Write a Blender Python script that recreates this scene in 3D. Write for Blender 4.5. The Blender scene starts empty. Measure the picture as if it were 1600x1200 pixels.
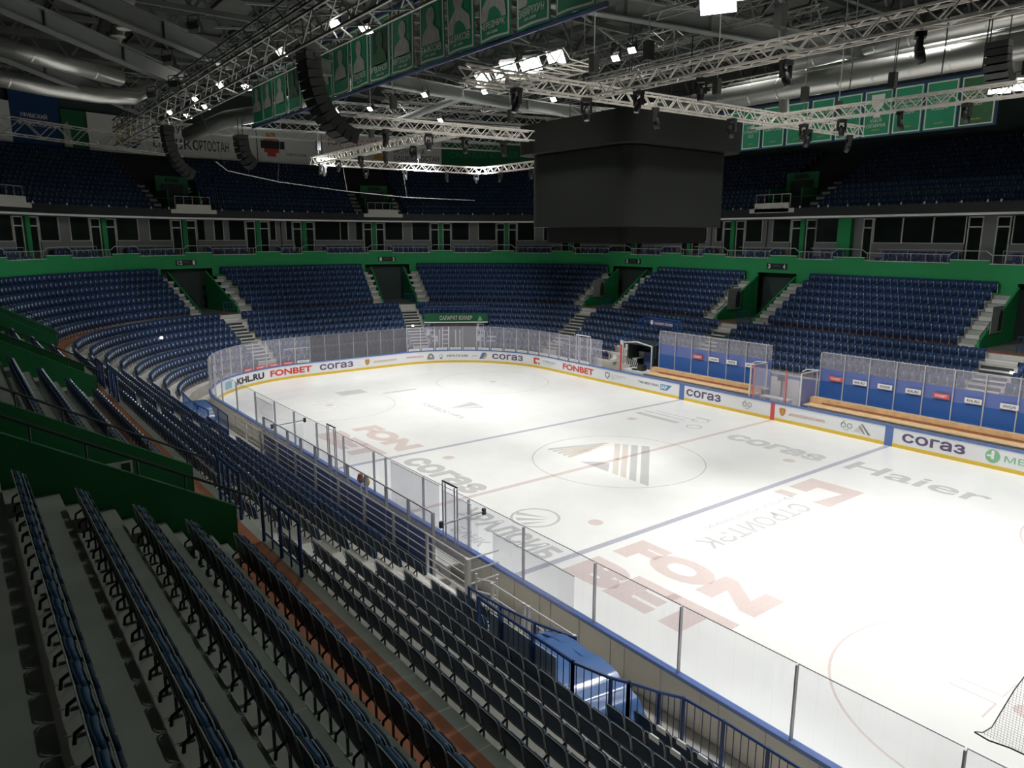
import bpy, bmesh, math, random
import numpy as np
from mathutils import Vector, Matrix
random.seed(7); rng = np.random.default_rng(7)
PI = math.pi
SC = bpy.context.scene
COL = SC.collection

# ------------------------------------------------------------------ camera
CAM = (25.8706, -26.8686, 11.4939); YAW, PITCH, ROLL, FPX = 0.917071, 0.199601, 0.0022595, 1137.174
def cam_axes():
    f = Vector((-math.sin(YAW)*math.cos(PITCH), math.cos(YAW)*math.cos(PITCH), -math.sin(PITCH)))
    r = Vector((math.cos(YAW), math.sin(YAW), 0)); u = r.cross(f)
    c, s = math.cos(ROLL), math.sin(ROLL)
    return c*r+s*u, -s*r+c*u, f
_r, _u, _f = cam_axes()
cd = bpy.data.cameras.new('camera'); cam = bpy.data.objects.new('camera', cd); COL.objects.link(cam)
cd.sensor_width = 36; cd.lens = FPX/1600*36; cd.clip_end = 400; cd.clip_start = 0.1
M = Matrix((( _r.x, _u.x, -_f.x, CAM[0]), (_r.y, _u.y, -_f.y, CAM[1]), (_r.z, _u.z, -_f.z, CAM[2]), (0, 0, 0, 1)))
cam.matrix_world = M; SC.camera = cam
# ------------------------------------------------------------------ world, exposure
w = bpy.data.worlds.new('world'); SC.world = w; w.use_nodes = True
w.node_tree.nodes['Background'].inputs[0].default_value = (0.45, 0.6, 0.52, 1)
w.node_tree.nodes['Background'].inputs[1].default_value = 0.0015
SC.view_settings.view_transform = 'Standard'; SC.view_settings.look = 'None'
SC.view_settings.gamma = 1; SC.view_settings.use_curve_mapping = False
SC.view_settings.exposure = 0.0
SC.cycles.transparent_max_bounces = 24
SC.cycles.max_bounces = 8; SC.cycles.diffuse_bounces = 4
# ------------------------------------------------------------------ the rink floodlights and added fill lamps
def spot(loc, tgt, power, size, blend, rad=0.35, col=(1, .985, .95)):
    l = bpy.data.lights.new('rink_or_fill_spot', 'SPOT'); l.energy = power; l.spot_size = math.radians(size)
    l.spot_blend = blend; l.shadow_soft_size = rad; l.color = col
    o = bpy.data.objects.new('rink_or_fill_spot', l); COL.objects.link(o)
    o.location = loc; o.rotation_euler = (Vector(tgt)-Vector(loc)).to_track_quat('-Z', 'Y').to_euler()
    return o
for _x in (-26, -17.5, -9, 0, 9, 17.5, 26):
    for _y in (-9, -3, 3, 9):
        spot((_x, _y, 23.2), (_x*.95, _y*.9, 0), 4100, 78, .6, 1.3)
def lamp(loc, power, rad=.5, col=(1, .98, .93)):  # unseen point lamp added as fill
    l = bpy.data.lights.new('fill_lamp', 'POINT'); l.energy = power; l.shadow_soft_size = rad; l.color = col
    o = bpy.data.objects.new('fill_lamp', l); COL.objects.link(o); o.location = loc
# unseen spots added to brighten the lower stands
for _x in (-19, -7.5, 5, 16): spot((_x, 3.2, 17.3), (_x, 21.8, 4.2), 4600, 58, .8, .5, col=(.94, .97, 1))
for _y in (-10, 0, 8): spot((-17, _y*.6, 17.3), (-37, _y*1.5, 3.6), 4200, 60, .8, .5, col=(.94, .97, 1))
for _x in (-18, -6, 6, 18): spot((_x, 1.0, 17.0), (_x, -18.0, 2.0), 7500, 38, .8, .5, col=(.94, .97, 1))
spot((-10, 2, 17.3), (-31, -19, 4), 4800, 44, .8, .5, col=(.94, .97, 1))
for _x in (21, 9, -3, -16, -28): spot((_x, -19.5, 15.5), (_x+1, -24, 5.0), 400, 100, .9, .1, col=(.88, 1, .9))  # added downward spots that lift the dark near stand
for _p in ((-30, -8, 16.5), (-30, 8, 16.5)): lamp(_p, 170, .15, col=(.88, 1, .9))  # added fill for the far end and its posters
for _p in ((-10, 16, 19), (0, 16, 19), (9, 16, 19)): lamp(_p, 110, .15, col=(.9, 1, .93))  # added to brighten the far banners and ducts
for _x in (-15, -4, 6): lamp((_x, -14.6, 19.2), 60, .1)  # added fill on the faces of the player banners
# ------------------------------------------------------------------ materials
def mat(name, col, rough=.6, metal=0, spec=.5, noise=0, nscale=3, bump=0, emit=0, alpha=1, coat=0):
    m = bpy.data.materials.new(name); m.use_nodes = True; nt = m.node_tree; b = nt.nodes['Principled BSDF']
    b.inputs['Base Color'].default_value = (*col, 1); b.inputs['Roughness'].default_value = rough
    b.inputs['Metallic'].default_value = metal; b.inputs['Specular IOR Level'].default_value = spec
    b.inputs['Alpha'].default_value = alpha; b.inputs['Coat Weight'].default_value = coat
    if emit: b.inputs['Emission Color'].default_value = (*col, 1); b.inputs['Emission Strength'].default_value = emit
    if noise or bump:
        tc = nt.nodes.new('ShaderNodeTexCoord'); n = nt.nodes.new('ShaderNodeTexNoise'); n.inputs['Scale'].default_value = nscale
        n.inputs['Detail'].default_value = 6; nt.links.new(tc.outputs['Object'], n.inputs['Vector'])
        if noise:
            r = nt.nodes.new('ShaderNodeValToRGB'); r.color_ramp.elements[0].position = .3; r.color_ramp.elements[1].position = .7
            r.color_ramp.elements[0].color = (*[c*(1-noise) for c in col], 1); r.color_ramp.elements[1].color = (*[min(1, c*(1+noise)) for c in col], 1)
            nt.links.new(n.outputs['Fac'], r.inputs['Fac']); nt.links.new(r.outputs['Color'], b.inputs['Base Color'])
        if bump:
            bp = nt.nodes.new('ShaderNodeBump'); bp.inputs['Strength'].default_value = bump; bp.inputs['Distance'].default_value = .01
            nt.links.new(n.outputs['Fac'], bp.inputs['Height']); nt.links.new(bp.outputs['Normal'], b.inputs['Normal'])
    return m
def glassmat(name, tint, cover, rough=.05):
    """clear acrylic sheet: mostly see-through with a faint milky film and a sheen"""
    m = bpy.data.materials.new(name); m.use_nodes = True; nt = m.node_tree; nt.nodes.clear()
    o = nt.nodes.new('ShaderNodeOutputMaterial'); t = nt.nodes.new('ShaderNodeBsdfTransparent'); d = nt.nodes.new('ShaderNodeBsdfDiffuse')
    g = nt.nodes.new('ShaderNodeBsdfGlossy'); g.inputs['Roughness'].default_value = rough
    t.inputs[0].default_value = (*tint, 1); d.inputs[0].default_value = (.8, .78, .85, 1)
    a = nt.nodes.new('ShaderNodeMixShader'); a.inputs[0].default_value = cover
    b = nt.nodes.new('ShaderNodeMixShader'); fr = nt.nodes.new('ShaderNodeMath'); fr.operation = 'MULTIPLY_ADD'; lw = nt.nodes.new('ShaderNodeLayerWeight'); lw.inputs[0].default_value = .2
    nt.links.new(lw.outputs['Facing'], fr.inputs[0]); fr.inputs[1].default_value = .10; fr.inputs[2].default_value = .015
    nt.links.new(t.outputs[0], a.inputs[1]); nt.links.new(d.outputs[0], a.inputs[2])
    nt.links.new(fr.outputs[0], b.inputs[0]); nt.links.new(a.outputs[0], b.inputs[1]); nt.links.new(g.outputs[0], b.inputs[2])
    nt.links.new(b.outputs[0], o.inputs[0]); return m
def paint_ice(name, col, a=.5):
    """pigment under a thin skin of scraped ice: streaky cover"""
    m = mat(name, col, .3); nt = m.node_tree; b = nt.nodes['Principled BSDF']
    tc = nt.nodes.new('ShaderNodeTexCoord'); n = nt.nodes.new('ShaderNodeTexNoise'); n.inputs['Scale'].default_value = 14
    n.inputs['Detail'].default_value = 5; n.inputs['Roughness'].default_value = .8
    mr = nt.nodes.new('ShaderNodeMapRange'); mr.inputs[1].default_value = .3; mr.inputs[2].default_value = .7
    mr.inputs[3].default_value = a*.7; mr.inputs[4].default_value = min(1, a*1.2)
    nt.links.new(tc.outputs['Object'], n.inputs['Vector']); nt.links.new(n.outputs['Fac'], mr.inputs[0]); nt.links.new(mr.outputs[0], b.inputs['Alpha'])
    return m
MT = dict(
    ice=mat('rink_ice', (.93, .94, .93), .22, spec=.35, noise=.025, nscale=.6, bump=.02),
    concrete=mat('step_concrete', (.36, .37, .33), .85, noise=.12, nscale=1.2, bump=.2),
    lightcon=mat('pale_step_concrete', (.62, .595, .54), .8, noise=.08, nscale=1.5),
    darkcon=mat('dark_floor', (.16, .16, .15), .8, noise=.15, nscale=1),
    brown=mat('brown_walkway_paint', (.36, .13, .065), .8, noise=.15, nscale=1.5),
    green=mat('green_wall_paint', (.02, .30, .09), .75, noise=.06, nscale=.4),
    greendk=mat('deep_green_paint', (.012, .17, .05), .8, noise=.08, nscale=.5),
    seat=mat('navy_seat_plastic', (.026, .058, .145), .42, spec=.4),
    seatback=mat('dark_seat_shell', (.013, .033, .062), .5, spec=.2),
    seatpan=mat('blue_seat_pan', (.03, .09, .19), .42, spec=.4),
    trim=mat('seat_edge_trim', (.42, .42, .39), .5),
    bracket=mat('seat_bracket', (.62, .64, .68), .35, metal=.3),
    darkmetal=mat('dark_bracket', (.04, .045, .05), .45, metal=.4),
    white=mat('white_paint', (.82, .82, .80), .5), cream=mat('cream_board', (.70, .67, .60), .6, noise=.04, nscale=.8),
    board=mat('white_board', (.88, .89, .90), .35), yellow=mat('yellow_kick', (.80, .55, .06), .5),
    cap=mat('blue_cap', (.12, .20, .48), .45), redm=mat('red_paint', (.72, .10, .09), .5), blue=mat('blue_rail_paint', (.02, .06, .20), .45),
    bluep=mat('blue_panel', (.02, .10, .36), .5), bluel=mat('violet_blue_panel', (.12, .17, .42), .5),
    purple=mat('purple_ink', (.13, .09, .20), .5), red=mat('red_ink', (.68, .07, .05), .5), black=mat('black_ink', (.03, .03, .035), .5),
    grey=mat('grey_ink', (.25, .25, .26), .5), gold=mat('gold_ink', (.62, .38, .08), .5), orange=mat('orange_ink', (.62, .24, .06), .5),
    sky=mat('sky_ink', (.12, .32, .62), .5), lgreen=mat('soft_green_ink', (.25, .55, .30), .5), cyan=mat('cyan_ink', (.3, .55, .65), .5),
    chrome=mat('brushed_steel', (.65, .66, .66), .3, metal=.9), steelw=mat('white_rail_paint', (.72, .71, .68), .45),
    gpost=mat('grey_stanchion', (.50, .50, .52), .45, metal=.2),
    glass=glassmat('clear_shield', (.97, .975, .985), .035), glassfar=glassmat('hazy_shield', (.93, .92, .97), .15),
    spare=glassmat('spare_shield', (.94, .94, .95), .09), tinted=glassmat('smoked_shield', (.50, .49, .50), .13), suiteglass=mat('dark_window', (.012, .018, .016), .08, spec=.6),
    wood=mat('pine_boards', (.66, .43, .22), .5, noise=.18, nscale=2.2), woodl=mat('pine_boards_pale', (.78, .56, .33), .5, noise=.12, nscale=2.2),
    fascia=mat('black_fascia', (.010, .012, .011), .6), led=mat('screen_black', (.020, .022, .019), .5, spec=.25), led2=mat('ring_black', (.017, .018, .016), .55, spec=.2),
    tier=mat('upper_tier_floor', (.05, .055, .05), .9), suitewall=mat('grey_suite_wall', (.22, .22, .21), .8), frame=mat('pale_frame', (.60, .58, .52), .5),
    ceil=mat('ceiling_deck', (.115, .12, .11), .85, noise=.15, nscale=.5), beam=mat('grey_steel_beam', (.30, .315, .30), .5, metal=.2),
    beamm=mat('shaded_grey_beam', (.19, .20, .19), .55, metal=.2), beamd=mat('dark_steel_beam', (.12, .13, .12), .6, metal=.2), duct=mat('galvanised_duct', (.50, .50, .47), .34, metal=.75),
    truss=mat('pale_truss', (.60, .565, .51), .45, metal=.25), trussd=mat('grey_truss', (.34, .34, .32), .5, metal=.3),
    lampblack=mat('lamp_housing', (.02, .02, .02), .5), lens=mat('lens', (.10, .10, .09), .15), glow=mat('lit_lamp', (1, .97, .9), .5, emit=14),
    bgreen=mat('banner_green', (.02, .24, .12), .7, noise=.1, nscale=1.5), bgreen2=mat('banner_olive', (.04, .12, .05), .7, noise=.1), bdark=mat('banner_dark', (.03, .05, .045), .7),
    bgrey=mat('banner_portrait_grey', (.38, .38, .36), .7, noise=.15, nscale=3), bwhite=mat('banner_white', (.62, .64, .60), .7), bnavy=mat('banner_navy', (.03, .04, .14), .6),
    pwhite=mat('poster_white', (.84, .81, .76), .8), pblue=mat('poster_blue', (.01, .055, .16), .8), pgreen=mat('poster_green', (.015, .13, .05), .8),
    hood=mat('blue_hood_plastic', (.10, .20, .45), .2, spec=1, coat=.8), cable=mat('black_cable', (.02, .02, .02), .6), wire=mat('steel_wire', (.35, .35, .33), .4, metal=.6),
    net=mat('netting_cord', (.30, .29, .27), .7), ropeb=mat('black_rope', (.03, .03, .03), .7),
    pred=paint_ice('ice_paint_red', (.58, .22, .18), .22), pink=paint_ice('ice_paint_pink', (.66, .25, .25), .20), pblu=paint_ice('ice_paint_blue', (.16, .17, .38), .33),
    pgry=paint_ice('ice_paint_grey', (.22, .23, .25), .27), plg=paint_ice('ice_paint_light', (.42, .43, .43), .27), ptan=paint_ice('ice_paint_tan', (.60, .45, .33), .28),
)
# ------------------------------------------------------------------ mesh helpers
class MB:
    def __init__(s): s.v = []; s.f = []; s.mi = []; s.cur = 0
    def add(s, vs, fs):
        b = len(s.v); s.v += [tuple(v) for v in vs]; s.f += [tuple(b+i for i in f) for f in fs]; s.mi += [s.cur]*len(fs); return s
    def box(s, x0, x1, y0, y1, z0, z1, T=None):
        P = [(x, y, z) for x in (x0, x1) for y in (y0, y1) for z in (z0, z1)]
        if T: P = [tuple(T @ Vector(p)) for p in P]
        return s.add(P, [(0, 1, 3, 2), (4, 6, 7, 5), (0, 4, 5, 1), (2, 3, 7, 6), (0, 2, 6, 4), (1, 5, 7, 3)])
    def bar(s, a, b, w, h=None, up=(0, 0, 1)):
        a, b = Vector(a), Vector(b); d = b-a
        if d.length < 1e-6: return s
        h = h or w; d.normalize(); up = Vector(up)
        if abs(d.dot(up)) > .98: up = Vector((1, 0, 0))
        r = d.cross(up).normalized(); u = r.cross(d)
        P = [p+r*i*w/2+u*j*h/2 for p in (a, b) for i, j in ((-1, -1), (1, -1), (1, 1), (-1, 1))]
        return s.add(P, [(0, 3, 2, 1), (4, 5, 6, 7), (0, 1, 5, 4), (1, 2, 6, 5), (2, 3, 7, 6), (3, 0, 4, 7)])
    def tube(s, pts, r, n=8, cap=True):
        pts = [Vector(p) for p in pts]; rings = []; V = []
        rr = r if isinstance(r, (list, tuple)) else [r]*len(pts)
        prev = None
        for i, p in enumerate(pts):
            d = (pts[min(i+1, len(pts)-1)]-pts[max(i-1, 0)]).normalized()
            if prev is None:
                up = Vector((0, 0, 1)) if abs(d.z) < .95 else Vector((1, 0, 0)); a = d.cross(up).normalized()
            else: a = (prev-d*prev.dot(d)).normalized()
            prev = a; b = d.cross(a)
            V += [p+(a*math.cos(2*PI*k/n)+b*math.sin(2*PI*k/n))*rr[i] for k in range(n)]
        F = [(i*n+k, i*n+(k+1) % n, (i+1)*n+(k+1) % n, (i+1)*n+k) for i in range(len(pts)-1) for k in range(n)]
        if cap: F += [tuple(range(n-1, -1, -1)), tuple((len(pts)-1)*n+k for k in range(n))]
        return s.add(V, F)
    def poly(s, pts): return s.add(pts, [tuple(range(len(pts)))])
    def prism(s, pts, off):
        """closed outline pts extruded by the vector off"""
        n = len(pts); off = Vector(off); P = [Vector(p) for p in pts]; Q = [p+off for p in P]
        return s.add(P+Q, [tuple(range(n-1, -1, -1)), tuple(range(n, 2*n))]+[(i, (i+1) % n, n+(i+1) % n, n+i) for i in range(n)])
    def build(s, name, m, parent=None, smooth=False, loc=None):
        me = bpy.data.meshes.new(name); me.from_pydata(s.v, [], s.f)
        for mm in (m if isinstance(m, (list, tuple)) else [m]): me.materials.append(mm if not isinstance(mm, str) else MT[mm])
        if any(s.mi): me.polygons.foreach_set('material_index', s.mi)
        if smooth: me.polygons.foreach_set('use_smooth', [True]*len(me.polygons))
        me.update(); o = bpy.data.objects.new(name, me); COL.objects.link(o)
        if parent: o.parent = parent
        if loc: o.location = loc
        return o
def tag(o, label=None, cat=None, group=None, kind=None):
    if label: o['label'] = label
    if cat: o['category'] = cat
    if group: o['group'] = group
    if kind: o['kind'] = kind
    return o
def empty(name, loc, label, cat, group=None, rz=0):
    o = bpy.data.objects.new(name, None); COL.objects.link(o); o.location = loc; o.rotation_euler = (0, 0, rz); o.empty_display_size = .2
    return tag(o, label, cat, group)
def struct(mb, name, m, smooth=False): return tag(mb.build(name, m, None, smooth), kind='structure')
def local(o, pts):
    """world points into the frame of an unrotated thing"""
    l = o.location; return [(p[0]-l.x, p[1]-l.y, p[2]-l.z) for p in pts]
class WB(MB):
    """mesh written in world coordinates, hung under a thing whose base is elsewhere"""
    def under(s, o, name, m, smooth=False):
        q = o
        while q.parent: q = q.parent
        l = q.location; R = Matrix.Rotation(-q.rotation_euler.z, 3, 'Z')
        s.v = [tuple(R @ Vector((p[0]-l.x, p[1]-l.y, p[2]-l.z))) for p in s.v]
        return s.build(name, m, o, smooth)
_fc = bpy.data.curves.new('lettering', 'FONT'); _fo = bpy.data.objects.new('lettering', _fc); COL.objects.link(_fo)
def text_mesh(body, bold=.02, shear=0, space=1.0):
    _fc.body = body; _fc.offset = bold; _fc.shear = shear; _fc.space_character = space; _fc.resolution_u = 4
    bpy.context.view_layer.update()
    me = bpy.data.meshes.new_from_object(_fo)
    V = [v.co.copy() for v in me.vertices]; F = [tuple(p.vertices) for p in me.polygons]; bpy.data.meshes.remove(me)
    xs = [v.x for v in V]; ys = [v.y for v in V]; x0, x1, y0, y1 = min(xs), max(xs), min(ys), max(ys)
    return [((v.x-x0)/(x1-x0), (v.y-y0)/(y1-y0)) for v in V], F
def put_text(body, fn, m, parent, name='lettering', bold=.02, shear=0, space=1.0):
    V, F = text_mesh(body, bold, shear, space); b = WB(); b.add([fn(u, v) for u, v in V], F)
    return b.under(parent, name, m) if parent else b.build(name, m)

# ------------------------------------------------------------------ the bowl's plan
CX, CY, QR = 22.5, 4.5, 17.5*PI/2
def pt(u, d, z=0.0):
    """u runs far side -> far end -> near side (metres at the walkway), d = distance out from the boards"""
    R = 9.5+d
    if u < CX: return (-u, 14+d, z)
    a = (u-CX)/17.5
    if a < PI/2: return (-CX-R*math.sin(a), CY+R*math.cos(a), z)
    v = u-CX-QR
    if v < 9: return (-CX-R, CY-v, z)
    a = (v-9)/17.5
    if a < PI/2: return (-CX-R*math.cos(a), -CY-R*math.sin(a), z)
    return (-CX+(v-9-QR), -14-d, z)
def ang(u):
    """heading of a seat facing the ice: rotation that turns local +y outwards"""
    if u < CX: return 0
    a = (u-CX)/17.5
    if a < PI/2: return a
    v = u-CX-QR
    if v < 9: return PI/2
    a = (v-9)/17.5
    if a < PI/2: return PI/2+a
    return PI
def kf(u, d):
    c1, c2 = CX, CX+QR+9
    return (9.5+d)/17.5 if (c1 < u < c1+QR or c2 < u < c2+QR) else 1.0
U0, U1 = -24.0, 133.0     # far side X=24 ... near side X=24
UN = lambda x: 86.489+22.5+x  # near-side X -> u
AISLE = [('E', -9.8), ('D', 9.75), ('C', 25.0), ('B', 45.3), ('A', 62.7), ('F', 84.0), ('G', UN(-9.7)), ('H', UN(8.6))]
LST = {'E': -9.9, 'D': 9.3, 'C': 25.3, 'B': 44.9, 'A': 62.6, 'F': 83.9, 'G': UN(-9.7), 'H': UN(9.55)}
VH = 1.85                 # half width of a vomitory with its walls
def ulist(a, b, brk=()):
    s = set([a, b]); x = math.ceil(a)
    while x < b: s.add(float(x)); x += 1.0
    for q in brk:
        if a < q < b: s.add(q)
    return sorted(s)
LROW = [(7.68-.795*k, 4.17-.486*k) for k in range(7)]         # (d of seat back, floor z)
UROW = [(8.93+.875*k, 4.77+.505*k) for k in range(7)]
T2ROW = [(15.75+.85*k, 13.25+.45*k) for k in range(13)]
def sweep(prof, us, skip=None, mb=None, closed=False):
    mb = mb or MB()
    for a, b in zip(us[:-1], us[1:]):
        m = (a+b)/2
        for (d0, z0), (d1, z1) in zip(prof[:-1], prof[1:]):
            if skip and skip(m, (d0+d1)/2): continue
            mb.add([pt(a, d0, z0), pt(b, d0, z0), pt(b, d1, z1), pt(a, d1, z1)], [(0, 1, 2, 3)])
    return mb
def in_vom(u, d, half=VH): return any(abs(u-c)*kf(u, d) < half for _, c in AISLE)
brk = [c+s*(VH/kf(c, 8.9)) for _, c in AISLE for s in (-1, 1)]
US = ulist(U0, U1, brk)
BENCH = (-22.0, 14.6)      # far-side stretch with benches in front of the stand (u)

# =================================================================== ICE
ice = MB()
outl = [pt(u, -.02, 0) for u in ulist(-30, 139)]
ice.poly(outl+[(34, -13.9, 0), (34, 13.9, 0)])
floor = struct(ice, 'floor', 'ice')
gb = MB(); gb.box(-62, 45, -44, 44, -.3, -.06); struct(gb, 'floor_concourse', 'darkcon')
sweep([(.05, -.02), (3.4, -.02)], ulist(U0, U1)).build('floor_rinkside', MT['cream'])['kind'] = 'structure'
def mark(name, m, pts_list, z=.004):
    b = MB()
    for pl in pts_list: b.poly([(x, y, z) for x, y in pl])
    return b.build(name, m, floor)
def rect(x0, x1, y0, y1): return [(x0, y0), (x1, y0), (x1, y1), (x0, y1)]
def ring(cx, cy, r, w_, n=64):
    o = []
    for k in range(n):
        a, b = 2*PI*k/n, 2*PI*(k+1)/n
        o.append([(cx+r_*math.cos(t), cy+r_*math.sin(t)) for r_, t in ((r-w_/2, a), (r+w_/2, a), (r+w_/2, b), (r-w_/2, b))])
    return o
def disc(cx, cy, r, n=24): return [[(cx+r*math.cos(2*PI*k/n), cy+r*math.sin(2*PI*k/n)) for k in range(n)]]
mark('centre_line', 'pred', [rect(-.15, .15, -13.95, 13.95)])
for x in (-7.4, 7.4): mark('blue_line', 'pblu', [rect(x-.15, x+.15, -13.95, 13.95)])
mark('goal_line', 'pink', [rect(-27-.03, -27+.03, -12.6, 12.6)])
mark('centre_circle', 'plg', ring(0, 0, 4.5, .07), .006)
for x in (-20.9, 20.9):
    for y in (-7, 7):
        mark('faceoff_circle', 'pink', ring(x, y, 4.5, .07)); mark('faceoff_spot', 'pink', disc(x, y, .3))
        L = []
        for sx in (-1, 1):
            for sy in (-1, 1):
                L.append(rect(min(x+sx*.6, x+sx*1.7), max(x+sx*.6, x+sx*1.7), y+sy*.23-.025, y+sy*.23+.025))
                L.append(rect(x+sx*.6-.025, x+sx*.6+.025, min(y+sy*.23, y+sy*1.1), max(y+sy*.23, y+sy*1.1)))
        mark('faceoff_mark', 'pink', L, .005)
for x in (-5.6, 5.6):
    for y in (-7, 7): mark('neutral_spot', 'pred', disc(x, y, .32))
mark('centre_spot', 'plg', disc(0, 0, .15), .007)
def icetext(body, p00, p10, p01, m, bold=.05, name='ice_lettering', shear=0):
    """p00 lower-left, p10 lower-right, p01 upper-left corner of the words on the ice"""
    return put_text(body, lambda u, v: (p00[0]+(p10[0]-p00[0])*u+(p01[0]-p00[0])*v, p00[1]+(p10[1]-p00[1])*u+(p01[1]-p00[1])*v, .005), m, floor, name, bold, shear)
icetext('FON', (8.0, -8.45), (14.1, -8.45), (8.0, -6.75), 'pred', .07); icetext('BET', (8.0, -10.95), (14.1, -10.95), (8.0, -9.15), 'pred', .07)
icetext('FON', (-14.1, -8.6), (-8.2, -8.6), (-14.1, -6.9), 'pred', .07); icetext('BET', (-14.2, -10.9), (-8.2, -10.9), (-14.2, -9.2), 'pred', .07)
icetext('согаз', (-6.6, -9.4), (-.3, -9.4), (-6.6, -8.0), 'pgry', .05); icetext('согаз', (.7, 7.95), (6.6, 7.95), (.7, 9.3), 'plg', .05)
icetext('УРАЛСИБ', (1.2, -11.1), (7.0, -11.1), (1.2, -9.9), 'pgry', .05); icetext('БАНК', (2.6, -12.2), (4.7, -12.2), (2.6, -11.6), 'plg', .03)
icetext('Haier', (7.9, 8.1), (14.4, 8.1), (7.9, 9.8), 'pgry', .015)
icetext('СТРОИТЭК', (9.25, 1.6), (9.25, -5.3), (10.2, 1.6), 'pgry', .012); icetext('ГРУППА КОМПАНИЙ', (8.6, 2.2), (8.6, -3.8), (8.95, 2.2), 'plg', .02)
icetext('ТОРПЕДО УФА', (-17.6, -1.9), (-12.3, -1.9), (-17.6, -1.3), 'pgry', .03)
mark('ice_logo', 'pred', [[(7.9, 2.7), (8.75, 2.7), (8.75, 2.1), (7.9, 2.1)], [(7.9, 5.3), (10.5, 5.3), (10.0, 4.3), (8.8, 4.3)], [(10.0, 4.3), (10.5, 5.3), (10.5, 2.3), (9.7, 2.3)], [(7.9, 5.3), (8.8, 4.3), (8.8, 3.3), (7.9, 3.3)]])
mark('ice_logo', 'pgry', ring(3.7, -8.65, 1.0, .12, 32)+[[(2.75, -8.85), (2.95, -9.1), (4.1, -8.2)], [(3.2, -9.3), (3.5, -9.45), (4.2, -8.35)], [(3.75, -9.5), (4.05, -9.45), (4.35, -8.5)]], .006)
mark('ice_logo', 'pgry', [[(-15.9, 1.5), (-14.6, 1.4), (-15.1, -.9)], [(-14.4, 1.3), (-13.9, 1.2), (-14.9, -.7)]])
mark('ice_logo', 'plg', [rect(-6.6, -3.1, 8.3, 8.8), rect(-6.6, -3.3, 9.3, 9.45), rect(-6.2, -2.6, 9.9, 10.0), rect(-3.4, -2.2, 10.6, 10.75)]+ring(-1.9, 8.6, .45, .1, 20)+ring(-2.6, 10.1, .5, .08, 20))
mark('ice_logo', 'plg', [rect(-24.6, -23.2, -5, -2.9), rect(-22.4, -21.9, -2.2, .6)])
# the team emblem in the centre circle: a wedge of ridges and slanting bars
tri_t, tri_g, tri_l = [], [], []
for i, (a, b) in enumerate([(.0, .16), (.22, .38)]):
    tri_t.append([(-2.2+1.7*a+.0, 2.0+1.15*a), (-2.2+1.7*b, 2.0+1.15*b), (1.5+2.5*b, -1.93), (1.5+2.5*a, -1.93)])
for a, b in [(.46, .64), (.74, .96)]:
    tri_g.append([(-2.2+1.7*a, 2.0+1.15*a), (-2.2+1.7*b, 2.0+1.15*b), (1.5+2.5*b, -1.93), (1.5+2.5*a, -1.93)])
mark('centre_emblem', 'ptan', tri_t, .008); mark('centre_emblem', 'pgry', tri_g, .008)
L = []
for i in range(7):
    t = i/7.; L.append([(-3.7+i*.42, -1.7-.02*i), (-3.45+i*.44, -1.9), (-2.35+.25*i*.4, 1.75-.42*i), (-2.6+.2*i*.4, 1.7-.45*i)])
mark('centre_emblem', 'ptan', L[1:5], .009); mark('centre_emblem', 'pgry', [L[0]]+[[(-.9, -1.9), (1.2, -1.92), (.3, -.9), (-.2, -1.1)]], .0095)

# =================================================================== BOARDS
def bpt(s, d, z):
    """point on the boards by true arc length s (0 = far side centre line)"""
    R = 9.5+d; q = 9.5*PI/2
    if s < 22.5: return (-s, 14+d, z)
    a = (s-22.5)/9.5
    if a < PI/2: return (-22.5-R*math.sin(a), 4.5+R*math.cos(a), z)
    v = s-22.5-q
    if v < 9: return (-22.5-R, 4.5-v, z)
    a = (v-9)/9.5
    if a < PI/2: return (-22.5-R*math.cos(a), -4.5-R*math.sin(a), z)
    return (-22.5+(v-9-q), -14-d, z)
SB_END = 22.5+9.5*PI/2*2+9+22.5+24   # near side X=24
NX = lambda x: 22.5+9.5*PI+9+22.5+x
def slist(a, b, step=.6):
    n = max(1, int(math.ceil((b-a)/step))); return [a+(b-a)*i/n for i in range(n+1)]
def strip(a, b, d0, d1, z0, z1, mb=None, step=.6):
    mb = mb or WB(); ss = slist(a, b, step)
    for p, q in zip(ss[:-1], ss[1:]):
        P = [bpt(t, d, z) for t in (p, q) for d in (d0, d1) for z in (z0, z1)]
        mb.add(P, [(0, 2, 3, 1), (4, 5, 7, 6), (0, 1, 5, 4), (2, 6, 7, 3), (0, 4, 6, 2), (1, 3, 7, 5)])
    return mb
def bt(body, a, b, z0, z1, m, par, **kw):
    """lettering on the inner face, read from the ice: left end at arc a"""
    dd = -.024 if 'name' in kw else -.012
    return put_text(body, lambda u, v: bpt(a+(b-a)*u, dd, z0+(z1-z0)*v), m, par, **kw)
def bshape(polys, m, par, name='emblem', d=-.014):
    b = WB()
    for pl in polys: b.poly([bpt(s, d, z) for s, z in pl])
    return b.under(par, name, m)
def bring(sc, zc, r, wd, n=20): return [[(sc+q*math.cos(t), zc+q*math.sin(t)) for q, t in ((r-wd/2, 2*PI*k/n), (r+wd/2, 2*PI*k/n), (r+wd/2, 2*PI*(k+1)/n), (r-wd/2, 2*PI*(k+1)/n))] for k in range(n)]
PANEL = {}
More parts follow.
